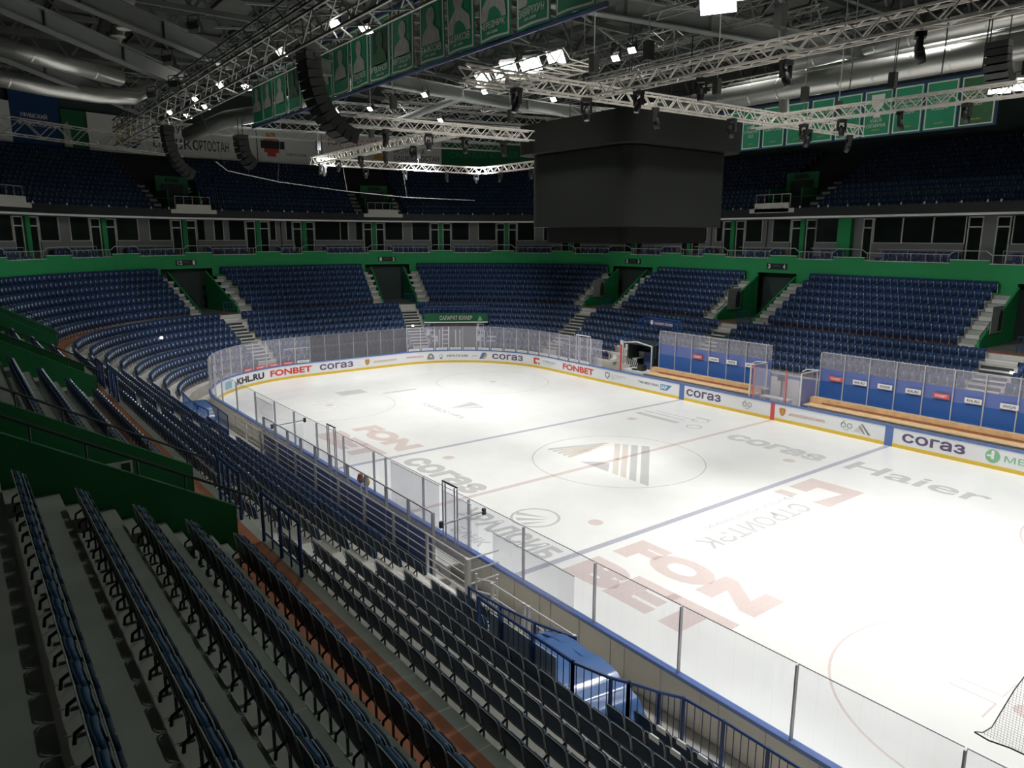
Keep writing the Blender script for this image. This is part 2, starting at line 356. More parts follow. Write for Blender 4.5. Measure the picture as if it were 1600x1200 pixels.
def board(a, b, label, group=None, stripe=None):
    c = bpt((a+b)/2, 0, 0)
    t = empty('dasher_board', c, label, 'rink board', group)
    PANEL[t.name] = strip(a, b, 0, .06, .2, 1.1).under(t, 'panel', 'board')
    strip(a, b, .062, .10, 0, 1.1).under(t, 'back_panel', 'cream')
    if stripe: strip(a, b, -.012, -.002, 0, 1.12).under(t, 'line_stripe', stripe)
    strip(a, b, -.02, .06, 0.0, .2).under(t, 'kick_plate', 'yellow' if not stripe else stripe)
    strip(a, b, -.03, .15, 1.1, 1.2).under(t, 'cap_rail', 'cap')
    if a >= 64:
        r = WB(); x = a+.05
        while x < b:
            strip(x, x+.04, .10, .13, .02, 1.08, r); x += 1.22
        r.under(t, 'rib', 'cream')
    return t
def seg(a, b, label, fn=None, **kw):
    t = board(a, b, label, **kw)
    if fn: fn(PANEL[t.name])
    return t
def sogaz(b, a, col='purple'):
    # a > b in arc: text reads from the ice, left to right as arc decreases
    return lambda t: bt('согаз', a, b, .40, .90, col, t, bold=.022)
seg(-22, -15.5, 'plain white rink board beyond the green logo, at the far right edge')
def meg(t):
    bshape([[( -12.57+.34*math.cos(k*PI/10), .66+.34*math.sin(k*PI/10)) for k in range(20)]], 'lgreen', t)
    bshape([[(-12.50, .5), (-12.64, .5), (-12.64, .95), (-12.50, .95)], [(-12.3, .62), (-12.5, .62), (-12.5, .72), (-12.3, .72)]], 'board', t, 'emblem_cutout', -.02)
    bt('МЕГАФОН', -13.1, -16.4, .47, .82, 'lgreen', t, bold=0)
seg(-15.5, -11.8, 'white rink board with green round logo and pale green capitals, far right', meg)
seg(-11.8, -7.6, 'white rink board with large purple lowercase word beside the near blue stripe', sogaz(-11.3, -8.1))
seg(-7.6, -7.15, 'blue stripe board at the near blue line on the far side', stripe='cap')
def sixty(sc):
    def f(t):
        bshape(bring(sc+.19, .66, .14, .04)+bring(sc-.19, .66, .14, .04)+[[(sc+.33, .66), (sc+.29, .68), (sc+.1, .95), (sc+.14, .95)]], 'grey', t)
        bt('СКА', sc+.15, sc-.15, .36, .43, 'grey', t, bold=0)
    return f
def tri(t):
    sixty(-4.9)(t)
    bshape([[(-5.35, .4), (-5.75, .9), (-5.95, .5), (-5.8, .4)]], 'cream', t, 'emblem')
    bshape([[(-5.75, .92), (-5.85, .92), (-6.35, .36), (-6.2, .36)], [(-5.62, .75), (-5.68, .8), (-6.05, .36), (-5.95, .36)]], 'grey', t, 'emblem_bar', -.016)
seg(-7.15, -4.0, 'white rink board with linked ring mark and striped triangle logo', tri)
def hock(e, a, b, wrd):
    def f(t):
        bshape([[(e+.22, .85), (e+.12, .92), (e, .88), (e-.12, .92), (e-.22, .85), (e-.2, .6), (e-.1, .45), (e, .38), (e+.1, .45), (e+.2, .6)]], 'orange', t)
        bshape([[(e+.1, .78), (e-.1, .78), (e-.08, .55), (e, .48), (e+.08, .55)]], 'gold', t, 'emblem_face', -.018)
        bt(wrd, a, b, .5, .74, 'orange', t, bold=.0, space=.95)
    return f
seg(-4.0, -.15, 'white rink board with an orange crest and orange hashtag words', hock(-.7, -1.15, -3.55, '#ХОККЕЙРОССИИ75'))
seg(-.15, .15, 'red stripe board at the centre line on the far side', stripe='redm')
seg(.15, 3.6, 'white rink board with a small linked ring mark left of the red stripe', sixty(1.9))
seg(3.6, 7.15, 'white rink board with purple lowercase word right of the far blue stripe', sogaz(4.0, 6.95))
seg(7.15, 7.6, 'blue stripe board at the far blue line on the far side', stripe='cap')
def sap(t):
    bt('THE BEST RUN', 11.6, 9.6, .6, .76, 'black', t, bold=.015)
    bshape([[(9.4, .42), (9.4, .85), (8.3, .85), (8.75, .42)]], 'sky', t); bt('SAP', 9.35, 8.75, .5, .8, 'white', t, bold=.04, name='emblem_lettering')
seg(7.6, 12.2, 'white rink board with black capitals and a blue slanted logo plate', sap)
def khls(t):
    bshape([[(15.2, .85), (14.95, .9), (14.65, .85), (14.68, .55), (14.92, .36), (15.17, .55)]], 'grey', t)
    bshape([[(15.1, .8), (14.76, .8), (14.78, .6), (14.92, .47), (15.08, .6)]], 'board', t, 'emblem_face', -.018)
    bt('КОНТИНЕНТАЛЬНАЯ', 14.5, 12.95, .72, .79, 'grey', t, bold=0); bt('ХОККЕЙНАЯ', 14.5, 13.4, .58, .65, 'grey', t, bold=0); bt('ЛИГА', 14.5, 14.05, .44, .51, 'grey', t, bold=0)
seg(12.2, 15.9, 'white rink board with a grey shield and three small grey text lines', khls)
seg(15.9, 20.8, 'white rink board with bold red capitals in the far right corner', lambda t: bt('FONBET', 20.3, 16.5, .38, .9, 'red', t, bold=.035))
def stro(t):
    bshape([[(24.1, .9), (24.1, .35), (23.7, .35), (23.7, .52), (23.9, .52), (23.9, .75), (23.4, .75), (23.4, .9)], [(23.55, .35), (23.55, .5), (23.35, .5), (23.35, .35)]], 'red', t)
    bt('СТРОИТЭК', 23.0, 21.3, .62, .78, 'grey', t, bold=0); bt('ГРУППА КОМПАНИЙ', 23.0, 21.6, .48, .54, 'grey', t, bold=0)
seg(20.8, 24.7, 'white rink board with a red square bracket logo and thin grey words', stro)
seg(24.7, 28.9, 'white rink board with purple lowercase word at the far end', sogaz(25.35, 28.5))
def ural(t):
    bt('УРАЛСИБ', 32.8, 30.8, .52, .74, 'black', t, bold=.01); bt('БАНК', 30.4, 29.9, .56, .68, 'grey', t, bold=0)
    bshape(bring(33.3, .63, .15, .035)+[[(33.45, .35), (33.15, .35), (33.3, .55)]], 'grey', t)
    bshape([[(29.75, .35), (29.45, .35), (29.05, .95), (29.45, .95)]], 'cap', t, 'emblem_bar'); bshape([[(29.4, .35), (29.25, .35), (28.95, .75), (29.05, .9)]], 'gold', t, 'emblem_bar', -.016)
seg(28.9, 33.8, 'white rink board with small black capitals and a slanted blue and gold mark', ural)
def hank(t):
    bt('HANKOOK', 36.6, 34.95, .58, .76, 'red', t, bold=.0, shear=.2)
    bshape([[(34.6+.0, .35), (33.95, .35), (33.95, .6), (34.1, .85), (34.28, .92), (34.45, .85), (34.6, .6)]], 'grey', t); bshape([[(34.42, .35), (34.13, .35), (34.15, .65), (34.28, .78), (34.4, .65)]], 'cream', t, 'emblem_face', -.018)
seg(33.8, 37.2, 'white rink board with small red slanted capitals and a grey arched logo', hank)
seg(37.2, 41.4, 'white rink board with an orange crest at the far end, left of the gate', hock(40.5, 39.9, 37.6, '#ХОККЕЙРОССИИ75'))
seg(41.4, 45.2, 'white rink board with purple lowercase word at the left of the far end', sogaz(41.85, 44.9))
seg(45.2, 49.6, 'white rink board with bold red capitals in the far left corner', lambda t: bt('FONBET', 49.3, 45.6, .38, .9, 'red', t, bold=.035))
seg(49.6, 53.2, 'white rink board with black capitals ending in RU in the left corner', lambda t: bt('KHL.RU', 52.9, 49.9, .38, .88, 'black', t, bold=.045))
def sq(t):
    bshape([[(54.6, .35), (54.6, .9), (53.6, .9), (53.6, .35)]], 'cyan', t); bshape([[(54.35, .48), (54.35, .78), (53.85, .78), (53.85, .48)]], 'board', t, 'emblem_face', -.018)
seg(53.2, 56.5, 'white rink board with a pale blue square mark in the left corner', sq)
x = 56.5
while x < NX(23.9):
    n = min(x+2.95, NX(24)); board(x, n, 'cream backed rink board with blue cap rail along the near side', group='near side rink boards seen from behind'); x = n
# ------------------------------------------------------------------ shield glass
def shield(a, b, z0, z1, gm, label, group, post=True, d=.03, pw=.035, pm='gpost', px=False):
    c = bpt((a+b)/2, 0, z0); t = empty('shield_glass', c, label, 'glass panel', group)
    strip(a+.02, b-.02, d, d+.012, z0, z1, step=.5).under(t, 'pane', gm)
    if post: strip(b-pw/2, b+pw/2, d-.03, d+.06, z0, z1-.02).under(t, 'stanchion', pm)
    strip(a+.02, b-.02, d-.002, d+.016, z1, z1+.02).under(t, 'top_edge', 'gpost')
    return t
NG = [-26.9, -24, -21, -18, -14.6, -11.54, -8.77, -5.93, -2.99, -.11, .92, 3.81, 6.77, 9.72, 12.82, 15.75, 18.75, 21.9, 24]
s0 = NX(-22.5)
for a, b in zip(NG[:-1], NG[1:]):
    if b > -22.5: shield(NX(max(a, -22.5)), NX(b), 1.2, 2.95, 'glass', 'clear rink shield pane on the near side boards', 'near side shield panes')
# stacked spare panes leaning inside? thinner second sheets seen on the near side
x = 0.0
edges = slist(15.6, NX(-22.5), 1.31)
for a, b in zip(edges[:-1], edges[1:]):
    m = (a+b)/2; tint = 36.9 < m < 45.3
    gate = 29.0 < m < 34.4
    shield(a, b, 1.2, 3.35, 'tinted' if tint else 'glassfar', 'smoked dark rink shield pane at the far end' if tint else ('hazy rink shield pane in front of the far gate' if gate else ('hazy rink shield pane round the left corner' if m > 46 else 'hazy rink shield pane round the far right corner')),
           'smoked far end panes' if tint else ('gate panes' if gate else ('left corner panes' if m > 46 else 'far right corner panes')), pm='steelw' if not tint else 'gpost')
# small ad plates clipped on the foot of the far panes
for i, (a, b) in enumerate(zip(edges[:-1], edges[1:])):
    m = (a+b)/2
    if m < 16.5 or 36.5 < m < 45.5 or m > 52: continue
    rd = m > 47.5; t = empty('ad_plate', bpt(m, -.03, 1.22), 'small %s advertising plate at the foot of a shield pane, %s' % ('pink red' if rd else 'white', 'left corner' if m > 45 else 'far end'), 'sign', 'plates along the far boards %s' % ('left' if m > 45 else 'right'))
    strip(a+.15, b-.15, -.05, -.02, 1.22, 1.42).under(t, 'plate', 'redm' if rd else 'white')
    put_text('FONBET' if rd else 'KHL.RU', lambda u, v: bpt(b-.3-(b-a-.6)*u, -.054, 1.27+.1*v), 'white' if rd else 'grey', t, bold=.02)

# =================================================================== STANDS (structure)
def lskip(u, d):
    if BENCH[0] < u < BENCH[1] and d < LROW[4][0]-.66: return True
    if 36.6 < u < 43 and d < LROW[3][0]-.66: return True       # far gate
    if UN(13.3) < u < UN(16.9) and d < LROW[4][0]-.55: return True   # tunnel mouth
    return False
prof = [(2.22, -.05), (2.22, LROW[6][1])]
for k in range(6, 0, -1): prof += [(LROW[k][0]+.12, LROW[k][1]), (LROW[k][0]+.12, LROW[k-1][1])]
prof += [(7.80, LROW[0][1]), (7.80, 4.77)]
prof = [(1.42, -.05), (1.42, .76), (2.22, .76)]
X8 = (17.6, 86.0); x8skip = lambda u, d: 36.6 < u < 43
struct(sweep(prof, ulist(X8[0], X8[1], [36.6, 43]), x8skip), 'floor_front_row', 'lightcon')
prof = [(2.22, -.05), (2.22, LROW[6][1])]
for k in range(6, 0, -1): prof += [(LROW[k][0]+.12, LROW[k][1]), (LROW[k][0]+.12, LROW[k-1][1])]
prof += [(7.80, LROW[0][1]), (7.80, 4.77)]
USL = ulist(U0, U1, [BENCH[1], 36.6, 43, UN(13.3), UN(16.9)])
struct(sweep(prof, USL, lskip), 'floor_lower_tier', 'lightcon')
fr = sweep([(LROW[4][0]-.66, -.05), (LROW[4][0]-.66, LROW[4][1])], ulist(BENCH[0], BENCH[1])); struct(fr, 'wall_bench', 'bluel')
fr = sweep([(LROW[3][0]-.66, -.05), (LROW[3][0]-.66, LROW[3][1])], ulist(36.6, 43)); struct(fr, 'wall_gate', 'darkcon')
fr = sweep([(LROW[4][0]-.55, -.05), (LROW[4][0]-.55, LROW[4][1])], ulist(UN(13.3), UN(16.9))); struct(fr, 'wall_tunnel', 'darkcon')
struct(sweep([(7.80, 4.772), (8.02, 4.772)], US), 'floor_walkway_edge', 'concrete')
struct(sweep([(8.02, 4.772), (9.1, 4.772)], US), 'floor_walkway', 'brown')
vskip = lambda u, d: in_vom(u, 9.0)
prof = [(9.1, 4.77)]
for k in range(1, 7): prof += [(UROW[k-1][0]+.17, UROW[k][1]), (UROW[k][0]+.17, UROW[k][1])]
prof += [(14.5, UROW[6][1])]
# the step back under each row: vertical riser then tread
struct(sweep(prof, US, vskip), 'floor_upper_tier', 'concrete')
struct(sweep([(9.1, 4.765), (15.5, 4.765)], US), 'floor_passage', 'darkcon')
# parapet band: green wall, bumps where the balcony steps are
DOORC = [-22.5, -15.2, -9.2+.0, 9.2, 16.2, 21.2, 26.2, 31.1, 36.0, 40.9, 45.8, 51.4, 56.2, 61.8, 66.7, 71.3, 76, 81, 86, 92, 99, 106]
DOORC[:3] = [-19.6, -12.6, -4.9]
DOORC.insert(3, 3.6)
bump = lambda u: any(abs(u-c)*kf(u, 14.5) < 1.25 for c in DOORC)
USB = ulist(U0, U1, [c+s*1.25/kf(c, 14.5) for c in DOORC for s in (-1, 1)]+brk)
gw = MB()
capm = MB()
for a, b in zip(USB[:-1], USB[1:]):
    m = (a+b)/2; zt = 9.98 if bump(m) else 9.75; zb = 8.55 if in_vom(m, 9.0) else 7.6
    for d0, d1, z0, z1 in ((14.45, 14.45, zb, zt), (14.6, 14.6, zb, zt), (14.45, 14.6, zb, zb)):
        gw.add([pt(a, d0, z0), pt(b, d0, z0), pt(b, d1, z1 if d0 == d1 else z0), pt(a, d1, z1 if d0 == d1 else z0)], [(0, 1, 2, 3)])
    P = [pt(u, d, z) for u in (a, b) for d in (14.40, 14.66) for z in (zt, zt+.05)]
    capm.add(P, [(0, 2, 3, 1), (4, 5, 7, 6), (0, 1, 5, 4), (2, 6, 7, 3), (0, 4, 6, 2), (1, 3, 7, 5)])
struct(gw, 'wall_parapet', 'green'); struct(capm, 'trim_parapet', 'frame')
# back wall of the passage inside each vomitory
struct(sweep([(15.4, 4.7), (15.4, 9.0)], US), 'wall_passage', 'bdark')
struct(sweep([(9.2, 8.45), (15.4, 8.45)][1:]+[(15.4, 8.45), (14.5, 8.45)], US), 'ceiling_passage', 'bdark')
# balcony behind the parapet
struct(sweep([(14.6, 9.15), (15.75, 9.15), (15.75, 9.6), (17.2, 9.6)], ulist(U0, U1)), 'floor_balcony', 'darkcon')
struct(sweep([(14.35, 13.0), (17.4, 13.0)], ulist(U0, U1)), 'ceiling_balcony', 'darkcon')
struct(sweep([(14.34, 13.0), (14.34, 13.16)], ulist(U0, U1)), 'trim_balcony', 'white')
struct(sweep([(14.36, 13.16), (14.36, 13.85), (14.6, 13.85), (14.6, 13.2)], ulist(U0, U1)), 'trim_fascia', 'fascia')
# tier 2 terraces, back wall
prof = [(14.6, 13.25)]
for k in range(13): prof += [(T2ROW[k][0]+.15, T2ROW[k][1]), (T2ROW[k][0]+.15, T2ROW[k][1]+.45)]
prof += [(27, T2ROW[12][1]+.45)]
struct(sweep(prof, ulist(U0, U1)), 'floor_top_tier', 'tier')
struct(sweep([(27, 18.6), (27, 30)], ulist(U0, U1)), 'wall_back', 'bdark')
cb = MB(); cb.poly([(x, y, 27.5) for x, y, _ in [pt(u, 27.3) for u in ulist(U0, U1)]]+[(45, -42, 27.5), (45, 42, 27.5)]); struct(cb, 'ceiling', 'ceil')
eb = MB(); eb.poly([(44, -42, -1), (44, 42, -1), (44, 42, 28), (44, -42, 28)]); struct(eb, 'wall_east', 'bdark')

# =================================================================== AISLES, VOMITORIES, SIGNS
SECN = {'E': ('4', '5'), 'D': ('3', '4'), 'C': ('2', '3'), 'B': ('1', '2'), 'A': ('12', '1'), 'F': ('11', '12'), 'G': ('10', '11'), 'H': ('9', '10')}
WHERE = {'E': 'at the far right edge', 'D': 'under the sign reading three four', 'C': 'under the sign reading two three', 'B': 'under the sign reading one two',
         'A': 'under the sign reading twelve one', 'F': 'in the near left corner', 'G': 'farther down the near side', 'H': 'closest to the viewer'}
def ublock(mb, c, m0, m1, d0, d1, z0, z1):
    """closed block between metre offsets m0..m1 along the row, curved with the bowl"""
    k = kf(c, (d0+d1)/2); n = 1 if k == 1.0 else max(1, int(abs(m1-m0)/.5)); b0 = len(mb.v)
    V = [pt(c+(m0+(m1-m0)*i/n)/k, d, z) for i in range(n+1) for d in (d0, d1) for z in (z0, z1)]
    F = [(0, 1, 3, 2), (4*n, 4*n+2, 4*n+3, 4*n+1)]
    for i in range(n):
        a = 4*i; F += [(a, a+4, a+5, a+1), (a+2, a+3, a+7, a+6), (a, a+2, a+6, a+4), (a+1, a+5, a+7, a+3)]
    return mb.add(V, F)
STW = {'H': .75, 'G': .75}
for nm, c in AISLE:
    wh = WHERE[nm]
    # lower flight with half steps
    cl = LST[nm]; hw = STW.get(nm, .85)
    t = empty('stair_flight', pt(cl, 5.2, 0), 'pale stepped aisle below the passage '+wh, 'stairs')
    kmax = 5 if nm in ('E', 'D') else 7
    nb = WB(); rb = WB()
    for k in range(kmax):
        d, z = LROW[k]
        b = WB(); ublock(b, cl, -hw, hw, d-.16, d+.125, z, z+.245); b.under(t, 'half_step', 'white')
        ublock(rb, cl, -hw, hw, d-.175, d-.162, z+.02, z+.17)  # dark strip: shade below the half step's edge, put in as colour
        if k < 6: ublock(rb, cl, -hw, hw, LROW[k+1][0]+.10, LROW[k+1][0]+.117, LROW[k+1][1]+.25, z-.05)  # same painted shade on the face of the full step
        ublock(nb, cl, -hw, hw, d-.19, d-.15, z+.2, z+.25); ublock(nb, cl, -hw, hw, d-.70, d-.64, z+.0, z+.012)
    b = WB(); ublock(b, cl, -hw, hw, 7.5, 7.82, 4.17, 4.47); b.under(t, 'half_step', 'lightcon'); nb.under(t, 'nosing', 'white'); rb.under(t, 'riser_shade', 'tier')
    # upper flights either side of the passage
    for s in (-1, 1):
        t = empty('stair_flight', pt(c+s*2.35/kf(c, 11.5), 11.5, 6), 'concrete step blocks %s of the passage %s' % ('left' if s > 0 else 'right', wh), 'stairs')
        for k in range(0, 6):
            d, z = UROW[k]
            m0, m1 = (VH+.02, 2.8) if s > 0 else (-2.8, -VH-.02)
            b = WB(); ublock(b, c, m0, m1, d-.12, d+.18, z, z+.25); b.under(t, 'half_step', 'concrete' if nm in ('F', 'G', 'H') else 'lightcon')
    # green side walls with a sloping top and dark hand rails
    for s in (-1, 1):
        t = empty('passage_wall', pt(c+s*(VH-.1)/kf(c, 11.5), 11.5, 4.77), 'green %s side wall of the passage %s' % ('left' if s > 0 else 'right', wh), 'wall')
        nr = nm in 'FGH'; d0, d1 = (8.55 if nr else 9.0), 14.45; hh = 1.02 if nr else .42
        z0t = 4.77+hh; z1t = 4.77+hh+(d1-d0)*.577
        def P(m, d, z): return pt(c+m/kf(c, d), d, z)
        A = [P(s*(VH-.16), d0, 4.77), P(s*(VH-.16), d0, z0t), P(s*(VH-.16), d1, z1t), P(s*(VH-.16), d1, 4.77)]
        B = [P(s*VH, d0, 4.77), P(s*VH, d0, z0t), P(s*VH, d1, z1t), P(s*VH, d1, 4.77)]
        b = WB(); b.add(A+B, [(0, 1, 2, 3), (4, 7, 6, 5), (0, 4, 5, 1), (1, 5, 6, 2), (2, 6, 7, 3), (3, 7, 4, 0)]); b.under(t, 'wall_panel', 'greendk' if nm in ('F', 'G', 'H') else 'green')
        r = WB(); q = [P(s*(VH-.1), d0-.35, z0t+.12), P(s*(VH-.1), d0, z0t+.32), P(s*(VH-.1), d1, z1t+.32)] if nr else [P(s*(VH-.1), d0, z0t+.3), P(s*(VH-.1), d0+1.6, z0t+1.22)]
        r.tube(q, .03, 6)
        for i in range(7 if nr else 2):
            d = d0+.1+i*.85; z = 4.77+hh+(d-d0)*.577; r.tube([P(s*(VH-.1), d, z), P(s*(VH-.1), d, z+.32)], .018, 6)
        r.under(t, 'handrail', 'darkmetal')
    # sign over the passage
    if nm in 'ABCD':
        a, b_ = SECN[nm]
        t = empty('section_sign', pt(c, 14.4, 9.1), 'black section sign reading %s and %s on the green wall, %s' % (a, b_, {'A': 'leftmost', 'B': 'second from left', 'C': 'third from left', 'D': 'rightmost'}[nm]), 'sign')
        k = kf(c, 14.4); f = lambda m, z, d=14.40: pt(c-m/k, d, z)
        b = WB(); ublock(b, c, -.95, .95, 14.38, 14.44, 8.86, 9.34); t = b.under(t, 'board', 'fascia')
        wa = .2*len(a)+.05
        put_text(a, lambda u, v: f(-.82+wa*u, 8.92+.36*v, 14.37), 'white', t, bold=.03)
        put_text(b_, lambda u, v: f(.60+.22*u, 8.92+.36*v, 14.37), 'white', t, bold=.03)
        put_text('СЕКТОР', lambda u, v: f(-.3+.6*u, 9.08+.11*v, 14.37), 'grey', t, bold=.0)
    # poster and gate inside far passages
    if nm in ('D', 'C', 'E'):
        t = empty('passage_poster', pt(c+1.6/kf(c, 12), 12, 6), 'grey poster on the inner wall of the passage '+wh, 'poster')
        b = WB(); q = VH-.2; b.add([pt(c+q/kf(c, d), d, z) for d, z in ((10.2, 5.6), (12.0, 5.6), (12.0, 7.3), (10.2, 7.3))]+[pt(c+(q-.03)/kf(c, d), d, z) for d, z in ((10.2, 5.6), (12.0, 5.6), (12.0, 7.3), (10.2, 7.3))], [(0, 1, 2, 3), (4, 5, 6, 7), (0, 1, 5, 4), (1, 2, 6, 5), (2, 3, 7, 6), (3, 0, 4, 7)]); b.under(t, 'sheet', 'bgrey')
        b = WB(); b.add([pt(c+(q-.04)/kf(c, d), d, z) for d, z in ((11.3, 5.7), (11.9, 5.7), (11.9, 6.9), (11.5, 7.1), (11.3, 6.6))], [(0, 1, 2, 3, 4)]); b.under(t, 'dark_figure', 'bdark')
    if nm == 'H':
        t = empty('passage_poster', (6.95, -24.4, 6), 'tan and black poster on the inner green wall of the closest passage', 'poster')
        b = WB(); b.box(6.93, 6.945, -25.3, -23.9, 5.45, 6.2); b.under(t, 'sheet', 'cream'); b = WB(); b.box(6.946, 6.95, -24.15, -23.95, 5.5, 6.15); b.box(6.946, 6.95, -24.9, -24.4, 5.5, 5.9); b.under(t, 'dark_figure', 'bdark')
    if nm in 'ABCDE':
        t = empty('barrier_rail', pt(c, 9.0, 4.77), 'low blue barrier rail before the passage '+wh, 'railing')
        r = WB(); k = kf(c, 8.9)
        for zz in (5.1, 5.75): r.tube([pt(c-1.5/k, 8.85, zz), pt(c-.35/k, 8.85, zz)], .025, 6)
        for i in range(5): m = -1.5+i*.2875; r.tube([pt(c+m/k, 8.85, 4.77), pt(c+m/k, 8.85, 5.75)], .018, 6)
        r.under(t, 'rail', 'blue')
# landings of the top tier stairs
for nm, c in [('A', 61.9), ('B', 45.5), ('D', 10.6), ('C', 74.4)]:
    wl = {'A': 'left of the far end', 'B': 'at the far end', 'D': 'over the sign reading 3 4', 'C': 'at the left edge of the hall'}[nm]
    t = empty('stair_landing', pt(c, 14.6, 13.3), 'pale landing parapet on the top tier front '+wl, 'landing')
    b = WB(); ublock(b, c, -1.6, 1.6, 14.3, 14.42, 13.55, 14.3); ublock(b, c, -2.1, 2.1, 14.3, 14.7, 13.5, 13.85); b.under(t, 'parapet', 'frame')
    r = WB()
    for m in (-1.6, -.8, 0, .8, 1.6): k = kf(c, 14.5); r.tube([pt(c+m/k, 14.5, 13.8), pt(c+m/k, 14.5, 15.0)], .03, 6)
    r.tube([pt(c-1.6/k, 14.5, 15.0), pt(c+1.6/k, 14.5, 15.0)], .03, 6); r.under(t, 'handrail', 'gpost')
    b = WB()
    for k_ in range(1, 7):
        d, z = T2ROW[k_]
        for s in (-1, 1): m0, m1 = sorted((s*1.7, s*2.6)); ublock(b, c, m0, m1, d-.15, d+.3, z, z+.24)
    b.under(t, 'step', 'lightcon')
    t = empty('top_passage', pt(c, 18.6, 16), 'dark green passage mouth of the top tier '+wl, 'passage')
    b = WB()
    ublock(b, c, -1.5, 1.5, 18.6, 18.75, 14.6, 17.0)
    for s in (-1, 1): m0, m1 = sorted((s*1.45, s*1.6)); ublock(b, c, m0, m1, 16.2, 18.7, 14.2, 15.6)
    b.under(t, 'wall_panel', 'pgreen')
    b = WB(); ublock(b, c, -1.0, 1.0, 18.5, 18.59, 14.5, 16.3); b.under(t, 'opening', 'fascia')
    b = WB(); ublock(b, c, -.6, .6, 18.4, 18.5, 16.5, 16.8); b.under(t, 'sign_board', 'fascia')

# =================================================================== SEATS
def rounded(w2, z0, z1, r, y, n=5):
    """outline of a seat back: square foot, rounded shoulders"""
    o = [(-w2, y, z0), (w2, y, z0)]
    for k in range(n+1): a = PI/2*k/n; o.append((w2-r+r*math.cos(a), y, z1-r+r*math.sin(a)))
    for k in range(n+1): a = PI/2+PI/2*k/n; o.append((-w2+r+r*math.cos(a), y, z1-r+r*math.sin(a)))
    return o
def lean(p, z0=.38, z1=.86, back=.09, dip=.02):
    x, y, z = p; t = (z-z0)/(z1-z0); return (x, y-back*(1-t)+dip*(1-(x/.23)**2)*-1, z)
def shell(w2, z0, z1, r, y0, y1, back, dip=.015):
    """curved slab: columns across the width follow the outline"""
    b = MB(); N = 10; rows = 6; V = []
    for j, y in enumerate((y0, y1)):
        for i in range(N+1):
            x = -w2+2*w2*i/N; e = max(0, abs(x)-(w2-r)); top = z1-r+math.sqrt(max(0, r*r-e*e))
            for k in range(rows+1):
                z = z0+(top-z0)*k/rows; t = (z-z0)/(z1-z0); V.append((x, y-back*(1-t)+dip*((x/w2)**2)*-1, z))
    n1 = (N+1)*(rows+1); F = []
    for i in range(N):
        for k in range(rows):
            a = i*(rows+1)+k; q = (a, a+rows+1, a+rows+2, a+1); F.append(q); F.append(tuple(n1+x for x in reversed(q)))
        a = i*(rows+1); F.append((a, n1+a, n1+a+rows+1, a+rows+1)); a += rows; F.append((a, a+rows+1, n1+a+rows+1, n1+a))
    for k in range(rows): F.append((k, k+1, n1+k+1, n1+k)); a = N*(rows+1)+k; F.append((a, n1+a, n1+a+1, a+1))
    b.add(V, F); return b
def seat_parts():
    back = shell(.232, .46, .86, .07, -.03, 0, .075)
    o = rounded(.236, .46, .864, .07, 0)
    path = [lean((x, .004, z), .46, .86, .075, 0) for x, y, z in o[1:]]+[lean((-.236, .004, .46), .46, .86, .075, 0)]
    tr = MB(); tr.tube(path, .0085, 6)
    pan = shell(.20, .44, .755, .10, -.125, -.085, .05, .015)
    br = MB()
    br.box(.243, .257, -.125, -.09, 0, .50); br.box(.228, .272, -.16, -.02, 0, .02); br.box(.238, .262, -.20, -.04, .50, .54)
    br.tube([(.25, -.10, .44), (.25, .035, .36), (.25, .05, .26)], .02, 6)
    cu = shell(.205, .48, .845, .09, -.085, -.028, .07, .01)
    p2 = shell(.215, .42, .78, .10, -.18, -.14, .06, .01)
    o = rounded(.219, .42, .784, .10, 0); pt2 = [(x, y-.138-.06*(1-(z-.42)/.36), z) for x, y, z in o[1:]]
    t2 = MB(); t2.tube(pt2, .008, 6)
    dot = MB(); dot.tube([(0, -.195, .70), (0, -.20, .70)], .014, 8)
    bu = shell(.232, .26, .86, .07, -.03, 0, .105)
    o = rounded(.236, .26, .864, .07, 0)
    tu = MB(); tu.tube([lean((x, .004, z), .26, .86, .105, 0) for x, y, z in o[1:]]+[lean((-.236, .004, .26), .26, .86, .105, 0)], .0085, 6)
    return back, tr, pan, br, cu, p2, t2, dot, bu, tu
SB, ST, SP, SR, SCU, SP2, ST2, SDOT, SBU, STU = seat_parts()
def mesh_of(mb, name, m, smooth=False):
    o = mb.build(name, m, None, smooth); me = o.data; bpy.data.objects.remove(o); return me
ME_B = mesh_of(SB, 'backrest', 'seatback', True); ME_T = mesh_of(ST, 'edge_trim', 'trim'); ME_P = mesh_of(SP, 'seat_pan', 'seatpan', True); ME_R = mesh_of(SR, 'bracket', 'darkmetal')
ME_BU = mesh_of(SBU, 'backrest', 'seatback', True); ME_TU = mesh_of(STU, 'edge_trim', 'trim'); ME_C = mesh_of(SCU, 'cushion', 'seatpan', True); ME_P2 = mesh_of(SP2, 'seat_pan', 'seatback', True); ME_T2 = mesh_of(ST2, 'edge_trim', 'trim'); ME_D = mesh_of(SDOT, 'number_disc', 'white')
ME_W = mesh_of(shell(.12, .74, .868, .03, -.036, .008, .03, .0), 'number_tag', 'white')
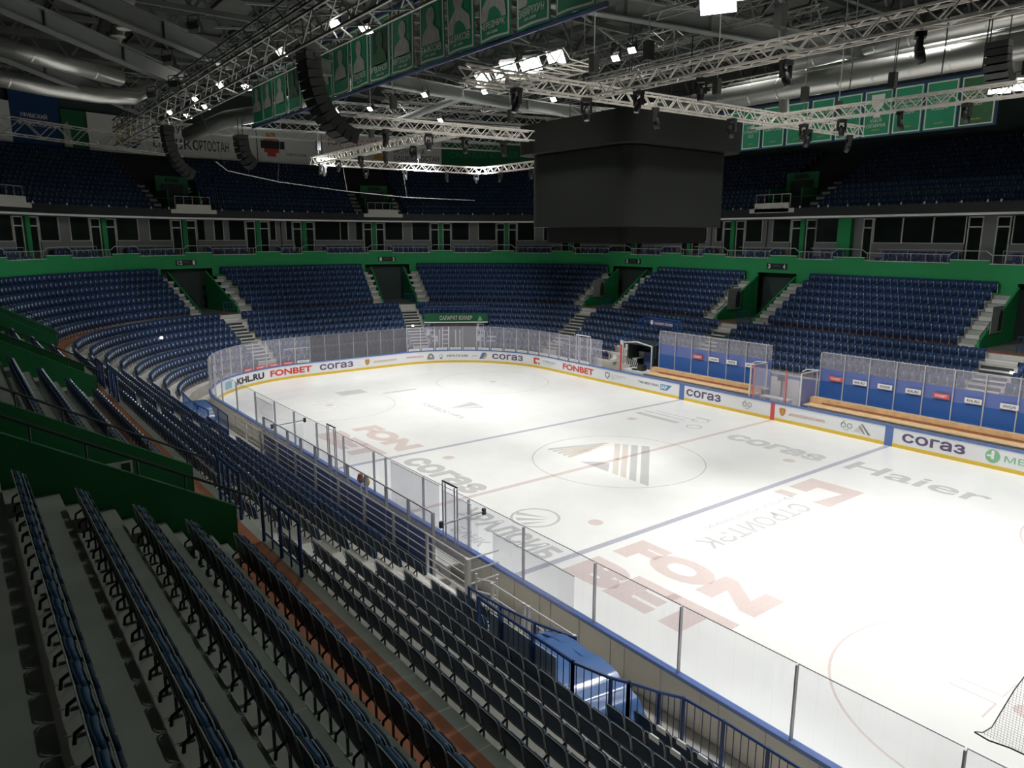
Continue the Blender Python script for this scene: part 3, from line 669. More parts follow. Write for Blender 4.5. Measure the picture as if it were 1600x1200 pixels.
# template for the uncounted mass of seats
TV, TF, TM = [], [], []
def tadd(vs, fs, m):
    b = len(TV); TV.extend(vs); TF.extend([[b+i for i in f] for f in fs]); TM.extend([m]*len(fs))
def slab(o0, yth, m):
    n = len(o0); tadd(list(o0)+[(x, y+yth, z) for x, y, z in o0], [list(range(n-1, -1, -1)), list(range(n, 2*n))]+[[i, (i+1) % n, n+(i+1) % n, n+i] for i in range(n)], m)
slab([lean(p, .30, .86, .10, 0) for p in ((-.236, -.03, .32), (.236, -.03, .32), (.236, -.03, .81), (.19, -.03, .86), (-.19, -.03, .86), (-.236, -.03, .81))], .03, 0)
slab([lean(p, .26, .8, .05, 0) for p in ((-.205, -.15, .26), (.205, -.15, .26), (.205, -.15, .73), (.15, -.15, .79), (-.15, -.15, .79), (-.205, -.15, .73))], .05, 0)
BX = [(0, 1, 3, 2), (4, 6, 7, 5), (0, 4, 5, 1), (2, 3, 7, 6), (0, 2, 6, 4), (1, 5, 7, 3)]
tadd([(x, y, z) for x in (.240, .260) for y in (-.15, -.05) for z in (0, .52)], BX, 1)
tadd([(x, y, z) for x in (.232, .268) for y in (-.24, -.14) for z in (.50, .72)], BX, 1)
TVa = np.array(TV); TVQ = TVa
def seat_mass(name, L, label, cat, mats=('seat', 'bracket')):
    L = np.array(L); n = len(L); nv = len(TVQ)
    c, s = np.cos(L[:, 3])[:, None], np.sin(L[:, 3])[:, None]
    X = TVQ[None, :, 0]*c-TVQ[None, :, 1]*s+L[:, 0:1]; Y = TVQ[None, :, 0]*s+TVQ[None, :, 1]*c+L[:, 1:2]; Z = TVQ[None, :, 2]+L[:, 2:3]
    V = np.stack([X, Y, Z], 2).reshape(-1, 3)
    ln = np.array([len(f) for f in TF]); flat = np.concatenate([np.array(f) for f in TF])
    me = bpy.data.meshes.new(name); me.vertices.add(len(V)); me.vertices.foreach_set('co', V.ravel())
    loops = (flat[None, :]+(np.arange(n)*nv)[:, None]).ravel(); me.loops.add(len(loops)); me.loops.foreach_set('vertex_index', loops.astype(np.int32))
    tot = np.tile(ln, n); st = np.concatenate([[0], np.cumsum(tot)[:-1]]); me.polygons.add(len(tot))
    me.polygons.foreach_set('loop_start', st.astype(np.int32)); me.polygons.foreach_set('loop_total', tot.astype(np.int32))
    me.polygons.foreach_set('material_index', np.tile(np.array(TM), n).astype(np.int32))
    for m in mats: me.materials.append(MT[m])
    me.update(calc_edges=True); me.validate(); o = bpy.data.objects.new(name, me); COL.objects.link(o)
    return tag(o, label, cat, kind='stuff')
def row_seats(d, z, a, b, gaps, step=.5):
    """seat places along a row between a and b (u), leaving gaps (u0,u1)"""
    cuts = sorted([(g0, g1) for g0, g1 in gaps if g1 > a and g0 < b]); runs = []; x = a
    for g0, g1 in cuts:
        if g0 > x: runs.append((x, g0))
        x = max(x, g1)
    if x < b: runs.append((x, b))
    out = []
    for p, q in runs:
        u = p; u += .25/kf(u+.01, d)
        while u < q-.2/kf(u, d):
            x_, y_, _ = pt(u, d); out.append((x_, y_, z, ang(u), u)); u += step/kf(u, d)
    return out
def pxy(x, y, z):
    v = Vector((x-CAM[0], y-CAM[1], z-CAM[2])); D = v.dot(_f)
    if D < .5: return None
    return 800+FPX*v.dot(_r)/D, 600-FPX*v.dot(_u)/D, v.length
lower, upper = [], []
for k, (d, z) in enumerate(LROW):
    gaps = []
    for nm, c in AISLE:
        h = STW.get(nm, .85)/kf(c, d)
        gaps.append((LST[nm]-h, LST[nm]+h))
    if k >= 5: gaps += [BENCH, (UN(13.2), UN(16.9))]
    if k >= 4: gaps += [(37.0, 42.6)]
    if k >= 5: gaps += [(15.0, 17.6)]
    if k == 6: gaps += [(UN(-22), UN(-14))]
    lower += [(k,)+s for s in row_seats(d, z, U0, U1, gaps)]
lower += [(7,)+s for s in row_seats(2.1, .76, 18.5, 85.5, [(LST[n_]-1.2, LST[n_]+1.2) for n_ in 'ABCF']+[(36.6, 43)])]
for k, (d, z) in enumerate(UROW):
    gaps = [(c-2.85/kf(c, d), c+2.85/kf(c, d)) for _, c in AISLE]
    upper += [(k,)+s for s in row_seats(d, z, U0, U1, gaps)]
cand = []
for blk, lst in (('L', lower), ('U', upper)):
    for s in lst:
        k, x_, y_, z, a, u = s
        if y_ > -15 or x_ < -15: continue
        q = pxy(x_, y_, z+.75)
        if q and -25 < q[0] < 1625 and -10 < q[1] < 1240: cand.append((q[2], blk, s))
cand.sort(key=lambda t: t[0]); near = cand[:300]; nearset = set((b, s) for _, b, s in near)
ORD = ['top', 'second', 'third', 'fourth', 'fifth', 'sixth', 'lowest']
def place_seat(blk, s, first=[None]):
    k, x_, y_, z, a, u = s
    o = bpy.data.objects.new('stadium_seat', None); COL.objects.link(o); o.location = (x_, y_, z); o.rotation_euler = (0, 0, a); o.empty_display_size = .1
    bk = None
    for me in ((ME_B, ME_T, ME_P, ME_R) if blk == 'L' else (ME_BU, ME_TU, ME_C, ME_P2, ME_T2, ME_D, ME_R)):
        c = bpy.data.objects.new(me.name.split('.')[0], me); c.parent = bk if me in (ME_T, ME_TU, ME_T2, ME_D) else o; COL.objects.link(c)
        if me in (ME_B, ME_BU, ME_P2): bk = c
    if blk == 'L':
        g = 'folded seats in the %s row of the lower near block' % ORD[k]
        lab = 'folded navy seat in the %s row below the brown walkway' % ORD[k]
        if k == 6 and 17.3 < x_ < 19.6 or (k == 5 and 17.8 < x_ < 19.0):
            c = bpy.data.objects.new('number_tag', ME_W); c.parent = o; COL.objects.link(c)
            g = 'seats with white covers'; lab = 'folded navy seat with a white cover flap beside the blue railing'
    else:
        g = 'folded seats in row %d above the brown walkway' % (k+1)
        lab = 'folded navy seat, %s row up from the brown walkway,' % ['first', 'second', 'third', 'fourth', 'fifth', 'sixth', 'seventh'][k]
    far = u < UN(9.3)
    lab += (' beyond the passage' if blk == 'U' else ' beyond the aisle') if far else ''
    g += ' beyond' if far else ''
    tag(o, lab, 'seat', g)
for _, b, s in near: place_seat(b, s)
seat_mass('stadium_seats', [s[1:5] for s in lower if ('L', s) not in nearset]+[s[1:5] for s in upper if ('U', s) not in nearset],
          'thousands of folded navy seats filling the lower and middle stands', 'seats')
t2 = []
for k, (d, z) in enumerate(T2ROW):
    gaps = [(c-(2.7 if k else 2.1)/kf(c, d), c+(2.7 if k else 2.1)/kf(c, d)) for c in (61.9, 45.5, 25.6, 10.6, 74.4, -10)]
    t2 += [s[:4] for s in row_seats(d, z, -22, 92, gaps)]
bal = []
for k, (d, z) in enumerate(((15.45, 9.15), (16.6, 9.6))):
    gaps = [(c-1.5/kf(c, d), c+1.5/kf(c, d)) for c in DOORC]
    bal += [s[:4] for s in row_seats(d, z, -22, 92, gaps, .55)]
seat_mass('top_tier_seats', t2, 'dark navy seats filling the unlit top tier', 'seats')
seat_mass('balcony_seats', bal, 'dark seats in two rows on the balcony behind the green wall', 'seats')
# a few unfolded seats in the far left end block
for i, (u, k) in enumerate([(47.5, 2), (49.8, 1), (52.5, 2), (55.5, 1), (48.3, 3), (57.5, 3)]):
    d, z = LROW[k]; t = empty('unfolded_seat', pt(u, d, z), 'navy seat with its pan left down in the far end stand', 'seat', 'unfolded seats in the far end block', ang(u))
    b = MB(); b.box(-.21, .21, -.48, -.1, .42, .47); b.build('seat_pan', MT['lampblack'], t)
# bright reflecting lamp spots in the stands
for p, lb in [((45.2, 4.3, 3.0), 'tiny lit lamp among the seats at the far end'), ((71.5, 5.9, 3.9), 'tiny lit lamp among the seats in the left corner'), ((-10.9, 6.3, 4.0), 'small lit lamp beside the right hand aisle')]:
    x_, y_, z_ = pt(p[0], p[1], p[2]); t = empty('work_lamp', (x_, y_, z_), lb, 'lamp'); b = MB(); b.tube([(0, 0, -.06), (0, 0, .06)], .1, 10); b.build('lens', MT['glow'], t)
    b = MB(); b.tube([(0, 0, -.5), (0, 0, -.06)], .03, 6); b.build('stand', MT['darkmetal'], t)

# =================================================================== BALCONY SUITES
ndoor = [0]; nwin = [0]
def fpt(u, m, d, z): return pt(u+m/kf(u, d), d, z)
def fbox(mb, c, m0, m1, d0, d1, z0, z1):
    """closed block between metre offsets m0..m1 along the row, curved with the bowl"""
    k = kf(c, (d0+d1)/2); n = 1 if k == 1.0 else max(1, int(abs(m1-m0)/.5)); b0 = len(mb.v)
    V = [fpt(c, m0+(m1-m0)*i/n, d, z) for i in range(n+1) for d in (d0, d1) for z in (z0, z1)]
    F = [(0, 1, 3, 2), (4*n, 4*n+2, 4*n+3, 4*n+1)]
    for i in range(n):
        a = 4*i; F += [(a, a+4, a+5, a+1), (a+2, a+3, a+7, a+6), (a, a+2, a+6, a+4), (a+1, a+5, a+7, a+3)]
    return mb.add(V, F)
def wdoor(c, m0, m1):
    ndoor[0] += 1; f = WB()
    for a, b in ((m0, m0+.09), (m1-.09, m1)): fbox(f, c, a, b, 17.12, 17.22, 9.6, 12.98)
    for z in (12.2, 12.88): fbox(f, c, m0+.09, m1-.09, 17.12, 17.22, z, z+.1)
    t = f.build('door_%d' % ndoor[0], MT['frame']); tag(t, kind='structure')
    g = WB(); fbox(g, c, m0+.09, m1-.09, 17.2, 17.23, 9.6, 12.9); g.build('pane', MT['suiteglass'], t)
def wwin(c, m0, m1, mull=0):
    nwin[0] += 1; f = WB()
    for a, b in ((m0, m0+.07), (m1-.07, m1)): fbox(f, c, a, b, 17.12, 17.22, 11.1, 12.98)
    for i in range(mull): x = m0+(m1-m0)*(i+1)/(mull+1); fbox(f, c, x-.05, x+.05, 17.12, 17.22, 11.1, 12.98)
    fbox(f, c, m0, m1, 17.12, 17.22, 11.06, 11.12)
    t = f.build('window_%d' % nwin[0], MT['frame']); tag(t, kind='structure')
    n = max(1, int((m1-m0)/3))
    g = WB()
    for i in range(n): a = m0+(m1-m0)*i/n; b = m0+(m1-m0)*(i+1)/n; fbox(g, c, a, b, 17.2, 17.23, 11.1, 12.98)
    g.build('pane', MT['suiteglass'], t)
cen = sorted([71.3, 66.7, 61.8, 56.2, 51.4, 45.8, 40.9, 36.0, 31.1, 26.2, 21.2, 16.2, 76.0, 81.0, 9.2])
sw = MB(); gcol = MB()
for i, c in enumerate(cen):
    for s in (-1, 1):
        a, b = sorted((s*.22, s*1.15)); wdoor(c, a, b)
        if i+(1 if s > 0 else -1) < 0 or i+(1 if s > 0 else -1) >= len(cen): continue
        o = cen[i+(1 if s > 0 else -1)]; half = abs(o-c)/2*kf((o+c)/2, 17.2)
        if c in (9.2,) and s < 0: continue
        a, b = sorted((s*1.2, s*(half-.5)))
        wwin(c, a, b)
        a, b = sorted((s*(half-.5), s*(half+.05))); fbox(sw, c, a, b, 17.15, 17.3, 9.6, 13)
        a, b = sorted((s*1.2, s*(half+.05))); fbox(sw, c, a, b, 17.05, 17.3, 9.6, 11.06)
    fbox(gcol, c, -.2, .2, 16.9, 17.3, 9.6, 13)
for m0, m1 in ((8.15, 6.0),): wwin(0, m1, m0); fbox(sw, 0, m1, m0, 17.05, 17.3, 9.6, 11.06)
fbox(gcol, 0, 4.8, 5.9, 16.6, 17.3, 9.6, 13); fbox(sw, 0, 4.1, 4.8, 17.1, 17.3, 9.6, 13)
wdoor(0, 3.3, 4.1); wwin(0, -3.4, 3.25, 2); fbox(sw, 0, -3.4, 3.25, 17.05, 17.3, 9.6, 11.06)
wdoor(0, -4.5, -3.5); fbox(sw, 0, -5.3, -4.5, 17.1, 17.3, 9.6, 13); wdoor(0, -6.2, -5.3); wwin(0, -12, -6.3, 1); fbox(sw, 0, -12, -6.25, 17.05, 17.3, 9.6, 11.06); fbox(sw, 0, -22, -12, 17.1, 17.3, 9.6, 13)
struct(sw, 'wall_suite', 'suitewall'); struct(gcol, 'wall_divider', 'green')
# chrome rail with glass infill along the balcony edge
secs = []
allc = sorted(DOORC)
prev = U0+2
for c in allc:
    if prev < 92: secs.append((prev, c))
    prev = c
for i, (a, b) in enumerate(secs):
    side = 'on the far side' if b < 22 else ('above the far corner' if b < 40 else ('at the far end' if b < 68 else 'in the left corner'))
    t = empty('balcony_railing', pt((a+b)/2, 14.5, 9.8), 'steel balcony rail with glass infill above the green wall '+side, 'railing', 'balcony rails '+side)
    ha, hb = 1.4/kf(a, 14.5), 1.4/kf(b, 14.5)
    r = WB(); us = ulist(a+ha, b-hb)
    pth = [pt(a, 14.5, 10.62), fpt(a, .95, 14.5, 10.62), fpt(a, 1.3, 14.5, 10.36)]+[pt(u, 14.5, 10.36) for u in us]+[fpt(b, -1.3, 14.5, 10.36), fpt(b, -.95, 14.5, 10.62), pt(b, 14.5, 10.62)]
    r.tube(pth, .035, 6); r.under(t, 'top_rail', 'gpost')
    p = WB()
    for u in ulist(a+ha, b-hb): p.tube([pt(u, 14.5, 9.78), pt(u, 14.5, 10.36)], .02, 5)
    p.under(t, 'posts', 'gpost')
    g = WB()
    for p_, q_ in zip(us[:-1], us[1:]): g.add([pt(p_, 14.51, 9.83), pt(q_, 14.51, 9.83), pt(q_, 14.51, 10.3), pt(p_, 14.51, 10.3)], [(0, 1, 2, 3)])
    g.under(t, 'glass_infill', 'glass')
    r = WB(); r.tube([pt(u, 16.1, 10.62) for u in us], .03, 6)
    for u in us[::2]: r.tube([pt(u, 16.1, 9.6), pt(u, 16.1, 10.62)], .018, 5)
    r.under(t, 'rear_rail', 'gpost')
for c in allc:
    if c > 92: continue
    t = empty('balcony_steps', pt(c, 15.4, 9.15), 'dark steps down from a suite door to the balcony', 'stairs', 'balcony steps'); b = WB()
    for i in range(3): fbox(b, c, -1.1, 1.1, 14.75+.35*i, 15.1+.35*i, 9.15, 9.5+.16*i)
    b.under(t, 'step', 'concrete')
# small light brackets along the top tier front
for a in np.arange(-14, 80, 4.0):
    c = float(a)+.4
    t = empty('front_rail', pt(c+1.6, 14.5, 13.85), 'slim rail with pale brackets on the black top tier front', 'railing', 'top tier front rails')
    b = WB(); r = WB()
    for m in (.0, 1.6, 3.2):
        fbox(b, c, m-.05, m+.05, 14.3, 14.42, 13.82, 14.0)
        r.tube([fpt(c, m, 14.45, 13.85), fpt(c, m, 14.45, 14.75)], .015, 5)
    r.tube([pt(c, 14.45, 14.75), pt(c+2, 14.45, 14.75), pt(c+4, 14.45, 14.75)], .02, 5)
    b.under(t, 'bracket', 'frame'); r.under(t, 'rail', 'darkmetal')

# =================================================================== POSTERS on the back wall
def poster(u0, u1, base, label, fn=None, zb=19.6, zt=23.1):
    t = empty('wall_poster', pt((u0+u1)/2, 26.6, zb), label, 'poster'); b = WB(); us = ulist(min(u0, u1), max(u0, u1))
    for p_, q_ in zip(us[:-1], us[1:]):
        P = [pt(u, d, z) for u in (p_, q_) for d in (26.5, 26.6) for z in (zb, zt)]
        b.add(P, [(0, 2, 3, 1), (4, 5, 7, 6), (0, 1, 5, 4), (2, 6, 7, 3), (0, 4, 6, 2), (1, 3, 7, 5)])
    b.under(t, 'sheet', base)
    if fn: fn(t)
    return t
def ptext(t, body, ua, ub, z0, z1, m, bold=.01, d=26.46): return put_text(body, lambda u, v: pt(ua+(ub-ua)*u, d, z0+(z1-z0)*v), m, t, bold=bold)
def pshape(t, polys, m, d=26.45, name='emblem'):
    b = WB()
    for pl in polys: b.poly([pt(u, d, z) for u, z in pl])
    return b.under(t, name, m)
poster(72, 67.3, 'pwhite', 'plain pale wall poster at the far left edge')
def pb(t):
    ptext(t, 'УФИМСКИЙ', 66.9, 65.75, 21.9, 22.4, 'white'); ptext(t, 'МОТОРОСТРОИТЕЛЬ', 67.0, 65.4, 21.2, 21.6, 'white')
poster(67.3, 65.2, 'pblue', 'dark blue wall poster with small white lettering at the left', pb, 19.6, 24.8)
poster(65.15, 64.05, 'pgreen', 'dark green wall poster with a pale figure at the left', lambda t: pshape(t, [[(65.1, 19.7), (64.75, 19.7), (64.8, 21.5), (64.9, 22), (65.1, 21.6)]], 'bgrey', name='pale_figure'))
def pr_(t):
    ptext(t, 'РЕСПУБЛИКА', 61.05, 58.2, 21.95, 22.75, 'black'); ptext(t, 'БАШКОРТОСТАН', 61.05, 55.6, 20.4, 21.45, 'black')
    E = [(62.2+.62*math.cos(2*PI*k/24), 21.3+1.15*math.sin(2*PI*k/24)) for k in range(24)]
    pshape(t, [E], 'gold'); pshape(t, [[(62.2+.42*math.cos(2*PI*k/24), 21.45+.8*math.sin(2*PI*k/24)) for k in range(24)]], 'pwhite', 26.43)
    pshape(t, [[(62.55, 20.9), (61.85, 20.9), (61.9, 21.3), (62.05, 21.9), (62.2, 22.1), (62.35, 21.8), (62.5, 21.3)]], 'gold', 26.41)
    pshape(t, [[(62.75, 20.65), (61.65, 20.65), (61.75, 20.45), (62.65, 20.45)], [(62.6, 20.35), (61.8, 20.35), (61.9, 20.15), (62.5, 20.15)]], 'pblue', 26.41)
poster(64.0, 52.55, 'pwhite', 'pale wall poster with a round gold emblem and large black words', pr_)
def pp(t):
    S = []
    for i, w_ in enumerate((.5, .85, 1.2, 1.2, .85, .5)): z = 20.3+i*.42; S.append([(50.9+w_, z), (50.9-w_, z), (50.9-w_, z+.43), (50.9+w_, z+.43)])
    pshape(t, S[:2], 'red'); pshape(t, S[2:4], 'black'); pshape(t, S[4:], 'orange'); ptext(t, 'ПИКСЕЛЬ', 51.9, 50.2, 21.3, 21.7, 'white')
    ptext(t, 'ЕВРАЗИЯ', 49.6, 48.5, 20.5, 20.8, 'black', 0)
poster(52.45, 47.6, 'pwhite', 'pale wall poster with a stepped red, black and orange logo', pp)
def pk(t):
    ptext(t, 'КИНОМАКС', 47.2, 44.0, 22.0, 22.75, 'red', .03); ptext(t, 'РЕСПУБЛИКА', 43.4, 41.6, 21.35, 21.9, 'black'); ptext(t, 'БАШКОРТОСТАН', 43.4, 40.75, 20.5, 21.15, 'black')
    pshape(t, [[(44.6, 20.6), (44.0, 20.4), (44.1, 21.3), (44.5, 21.5)]], 'gold')
poster(47.55, 40.6, 'pwhite', 'pale wall poster with red words above small black words', pk)
poster(40.55, 35.2, 'pgreen', 'green wall poster right of the pale ones, beside the video cube', lambda t: ptext(t, 'САЛАВАТ ЮЛАЕВ', 40.1, 36.0, 21.0, 21.7, 'bgreen'))
poster(-7.7, -14, 'fascia', 'black wall sign with small white capitals at the right edge', lambda t: ptext(t, 'ФОРМАТ РОСТ', -8.6, -13, 20.0, 20.6, 'white'), 19.2, 21.6)

# =================================================================== FAR SIDE BENCHES
def bb(mb, x0, x1, y0, y1, z0, z1): return mb.box(x0, x1, y0, y1, z0, z1)
for x0, x1, lb in ((-11.3, -1.6, 'left of the red posts'), (1.9, 22, 'right of the red posts')):
    t = empty('players_bench', ((x0+x1)/2, 14.9, 0), 'long pine bench behind the far boards '+lb, 'bench')
    b = WB(); bb(b, x0, x1, 14.25, 14.95, 1.30, 1.36); bb(b, x0, x1, 14.95, 15.0, 1.0, 1.36); b.under(t, 'seat_plank', 'woodl')
    b = WB(); bb(b, x0, x1, 15.0, 15.06, 1.0, 1.72); bb(b, x0, x1, 15.06, 15.5, 1.66, 1.72); b.under(t, 'backrest', 'wood')
    b = WB(); bb(b, x0+.3, x1-.2, 14.3, 14.9, .05, 1.28); b.under(t, 'plinth', 'lightcon')
    b = WB(); bb(b, x0+.8, x1-1, 14.975, 14.998, 1.42, 1.50); b.under(t, 'dark_strip', 'brown')
    t = empty('bench_wall', ((x0+x1)/2, 16.0, 0), 'blue wall topped with glass behind the far bench '+lb, 'wall')
    b = WB(); bb(b, x0, x1, 15.95, 16.05, 0, 2.65); b.under(t, 'panel', 'bluep')
    b = WB(); bb(b, x0, x1, 16.0, 16.03, 2.65, 3.45); b.under(t, 'upper_panel', 'bluel')
    b = WB(); bb(b, x0, x1, 15.99, 16.01, 3.45, 4.42); b.under(t, 'glass', 'glassfar')
    b = WB(); x = x0
    while x <= x1+.01: bb(b, x-.03, x+.03, 15.9, 15.98, 1.2, 4.42); x += 1.55
    b.under(t, 'stanchion', 'gpost')
    b = WB(); bb(b, x0, x1, 15.97, 16.03, 4.42, 4.47); b.under(t, 'top_rail', 'gpost')
    b = WB(); bb(b, x0, x1, 15.5, 15.94, 1.5, 1.56); b.under(t, 'ledge', 'white')
for i, x in enumerate([-7.6, -6.15, -4.65, -3.1, 3.0, 4.5, 6.0, 7.6, 9.1, 10.7, 12.4]):
    rd = x in (-7.6, 3.0, 9.1)
    t = empty('bench_plate', (x, 15.9, 2.95), '%s advertising plate on the blue wall behind the far bench %s' % ('red' if rd else 'white', 'on the left' if x < 0 else 'on the right'), 'sign', 'plates behind the far bench %s %d' % ('left' if x < 0 else 'right', rd))
    b = WB(); bb(b, x-.42, x+.42, 15.85, 15.89, 2.78, 3.06); b.under(t, 'plate', 'redm' if rd else 'white')
    put_text('FONBET' if rd else ('KHL.RU' if i % 2 else 'УРАЛСИБ'), lambda u, v: (x-.3+.6*u, 15.843, 2.85+.14*v), 'white' if rd else 'black', t)
# penalty area posts, door frames
for x, lb in ((-1.55, 'left'), (.75, 'right')):
    t = empty('red_post', (x, 14.1, 1.2), 'tall red post on the far boards, %s of the pair' % lb, 'post'); b = WB(); bb(b, x-.06, x+.06, 14.02, 14.12, 1.2, 3.3); b.under(t, 'post', 'redm')
t = empty('red_post', bpt(13.6, .05, 1.2), 'red post on the far boards beside the dark players tunnel', 'post'); b = WB(); strip(13.55, 13.67, .03, .12, 1.2, 3.3, b); b.under(t, 'post', 'redm')
for x, lb in ((-1.85, 'left of the red posts'), (1.75, 'right of the red posts')):
    t = empty('bench_end_frame', (x, 14.4, 0), 'white glazed end frame of the far bench '+lb, 'frame')
    b = WB()
    for y in (14.1, 15.9): bb(b, x-.04, x+.04, y-.04, y+.04, 0, 3.3)
    bb(b, x-.04, x+.04, 14.1, 15.9, 3.22, 3.3); b.under(t, 'posts', 'steelw')
    b = WB(); bb(b, x-.01, x+.01, 14.15, 15.85, 1.1, 3.2); b.under(t, 'glass', 'glassfar')
    b = WB(); b.tube([(x, 14.1, 3.4), (x+.2, 14.3, 3.55), (x+1.0, 14.3, 3.6)], .03, 6); b.under(t, 'arm', 'steelw')
t = empty('scorer_desk', (-.1, 15.2, 0), 'white scorer table between the red posts', 'table'); b = WB(); bb(b, -1.5, .6, 14.7, 15.3, 1.2, 1.26); b.under(t, 'tabletop', 'white')
for x in (-1.4, .5): b = WB(); bb(b, x-.03, x+.03, 14.75, 15.25, 0, 1.2); b.under(t, 'leg', 'white')
b = WB(); bb(b, -1.5, .6, 15.9, 16.0, 0, 2.4); b.under(t, 'back_wall', 'cream')
t = empty('camera_stand', (-.5, 15.6, 0), 'dark tripod stand behind the scorer table', 'tripod')
b = WB(); b.tube([(-.5, 15.6, 1.5), (-.5, 15.6, 2.4)], .05, 8); bb(b, -.75, -.3, 15.45, 15.75, 2.3, 2.65); b.under(t, 'head', 'lampblack')
for k in range(3): b = WB(); b.tube([(-.5, 15.6, 1.6), (-.5+.5*math.cos(k*2.1), 15.6+.3*math.sin(k*2.1), 0)], .025, 6); b.under(t, 'leg', 'darkmetal')
# shields in front of the penalty area
for a, b_ in ((-.75, 1.5), (-1.7, -.75)): shield(a, b_, 1.2, 3.2, 'glassfar', 'hazy shield pane between the red posts', 'penalty box panes')
# players tunnel at the left of the far benches
t = empty('players_tunnel', (-13.9, 16.9, 0), 'dark players tunnel mouth with black and white fringe, left of the far bench', 'tunnel')
b = WB(); bb(b, -15.3, -15.15, 16.6, 18.6, 0, 3.0); bb(b, -12.6, -12.45, 16.6, 18.6, 0, 3.0); bb(b, -15.3, -12.45, 18.3, 18.6, 0, 3.0); bb(b, -15.3, -12.45, 16.6, 18.6, 2.95, 3.05); b.under(t, 'lining', 'bdark')
b = WB()
for i in range(7): b.tube([(-15.1+.2*i, 16.5, 1.9-.06*i), (-15.2+.2*i, 16.45, .9)], .04, 6)
b.under(t, 'fringe', 'black')
b = WB()
for i in range(6): b.tube([(-15.0+.2*i, 16.45, 1.8-.06*i), (-15.1+.2*i, 16.4, .9)], .035, 6)
b.under(t, 'fringe', 'white')
b = WB()
for x in (-15.5, -12.4): b.tube([(x, 16.3, 0), (x, 16.3, 3.05)], .06, 8)
b.tube([(-15.5, 16.3, 3.05), (-14, 16.3, 3.25), (-12.4, 16.3, 3.05)], .06, 8); b.under(t, 'frame', 'steelw')
t = empty('tunnel_railing', (-13.9, 18.4, 3.0), 'blue railing around the players tunnel with a purple sign', 'railing')
b = WB()
for x in (-15.9, -12.0):
    b.tube([(x, 16.2, 3.1), (x, 19.2, 4.9)], .035, 6)
    for i in range(8): y = 16.3+i*.4; z = 3.15+(y-16.3)*.6; b.tube([(x, y, z-1.0), (x, y, z)], .018, 5)
b.tube([(-15.9, 19.2, 4.9), (-12.0, 19.2, 4.9)], .035, 6)
for i in range(14): x = -15.9+.3*i; b.tube([(x, 19.2, 3.9), (x, 19.2, 4.9)], .018, 5)
b.under(t, 'bars', 'bluep')
b = WB(); bb(b, -15.2, -12.7, 19.1, 19.16, 4.25, 4.8); b.under(t, 'sign_board', 'bnavy')
put_text('САЛАВАТ ЮЛАЕВ', lambda u, v: (-14.7+1.9*u, 19.09, 4.4+.2*v), 'white', t); b = WB(); b.poly([(-15.1+.15*math.cos(k*PI/6)+.1, 19.09, 4.55+.2*math.sin(k*PI/6)) for k in range(12)]); b.under(t, 'emblem', 'white')
# white stanchion frames and folded chairs by the tunnel
t = empty('door_frame_rink', (-17.9, 14.6, 1.2), 'tall white doorway frame on the far boards near the right corner', 'frame'); b = WB()
for s_ in (17.1, 17.4, 18.5, 18.8): b.tube([bpt(s_, .12, 1.2), bpt(s_, .12, 3.5)], .045, 6)
b.tube([bpt(17.1, .12, 3.5), bpt(18.8, .12, 3.5)], .045, 6); b.under(t, 'tube', 'white')
chs = [(-16.2, 16.9, 2.7), (-15.7, 17.0, 2.4), (-16.4, 16.3, 1.6), (-10.4, 16.6, 2.9), (-9.9, 16.6, 2.8), (-9.3, 16.6, 2.7)]
def white_chair(x, y, z, a, lab, grp):
    t = empty('white_chair', (x, y, z), lab, 'chair', grp, a); b = MB(); b.box(-.2, .2, -.03, 0, .45, .9); b.build('backrest', MT['white'], t)
    b = MB(); b.box(-.2, .2, -.42, 0, .42, .46); b.build('seat', MT['white'], t)
    for sx in (-.18, .18):
        for sy in (-.4, -.02): b = MB(); b.tube([(sx, sy, 0), (sx, sy, .43)], .015, 5); b.build('leg', MT['white'], t)
for x, y, z in chs:
    white_chair(x, y, z-.5, 0, 'white seat standing out in the row %s' % ('left of the players tunnel' if x < -14 else 'behind the far bench at its left end'), 'white seats %s' % ('left of tunnel' if x < -14 else 'behind bench'))
t = empty('goal_cart', (-12.6, 14.9, 0), 'white counter with a small black box at the left end of the far bench', 'counter'); b = WB(); bb(b, -13.6, -11.4, 14.3, 15.6, 0, 1.35); b.under(t, 'counter', 'white'); b = WB(); bb(b, -12.3, -11.8, 14.6, 15.1, 1.36, 1.8); bb(b, -12.8, -12.35, 14.5, 14.8, 1.36, 1.46); b.under(t, 'box', 'lampblack')

# =================================================================== GATE AT THE FAR END
gc = 39.8
t = empty('service_gate', pt(gc, 4.6, 0), 'grey double service gate under a green header board at the far end', 'gate')
b = WB(); fbox(b, gc, -2.3, 2.3, 4.62, 4.7, 0, 3.3); b.under(t, 'door_leaf', 'darkcon')
b = WB()
for m in (-2.3, -.05, 2.25): fbox(b, gc, m, m+.05, 4.55, 4.62, 0, 3.3)
b.under(t, 'seam', 'grey')
b = WB(); fbox(b, gc, -3.1, 3.1, 4.2, 4.3, 3.35, 4.15); b.under(t, 'header_board', 'pgreen')
put_text('САЛАВАТ ЮЛАЕВ', lambda u, v: fpt(gc, 1.6-3.2*u, 4.15, 3.5+.42*v), 'frame', t, bold=.03)
b = WB(); b.poly([fpt(gc, -2.1, 4.15, 3.45), fpt(gc, -2.6, 4.15, 3.45), fpt(gc, -2.35, 4.15, 3.95)]); b.under(t, 'emblem', 'lgreen')
b = WB(); b.tube([fpt(gc, -3.1, 4.1, 3.3), fpt(gc, 3.1, 4.1, 3.3)], .07, 8); b.under(t, 'cross_tube', 'white')
b = WB()
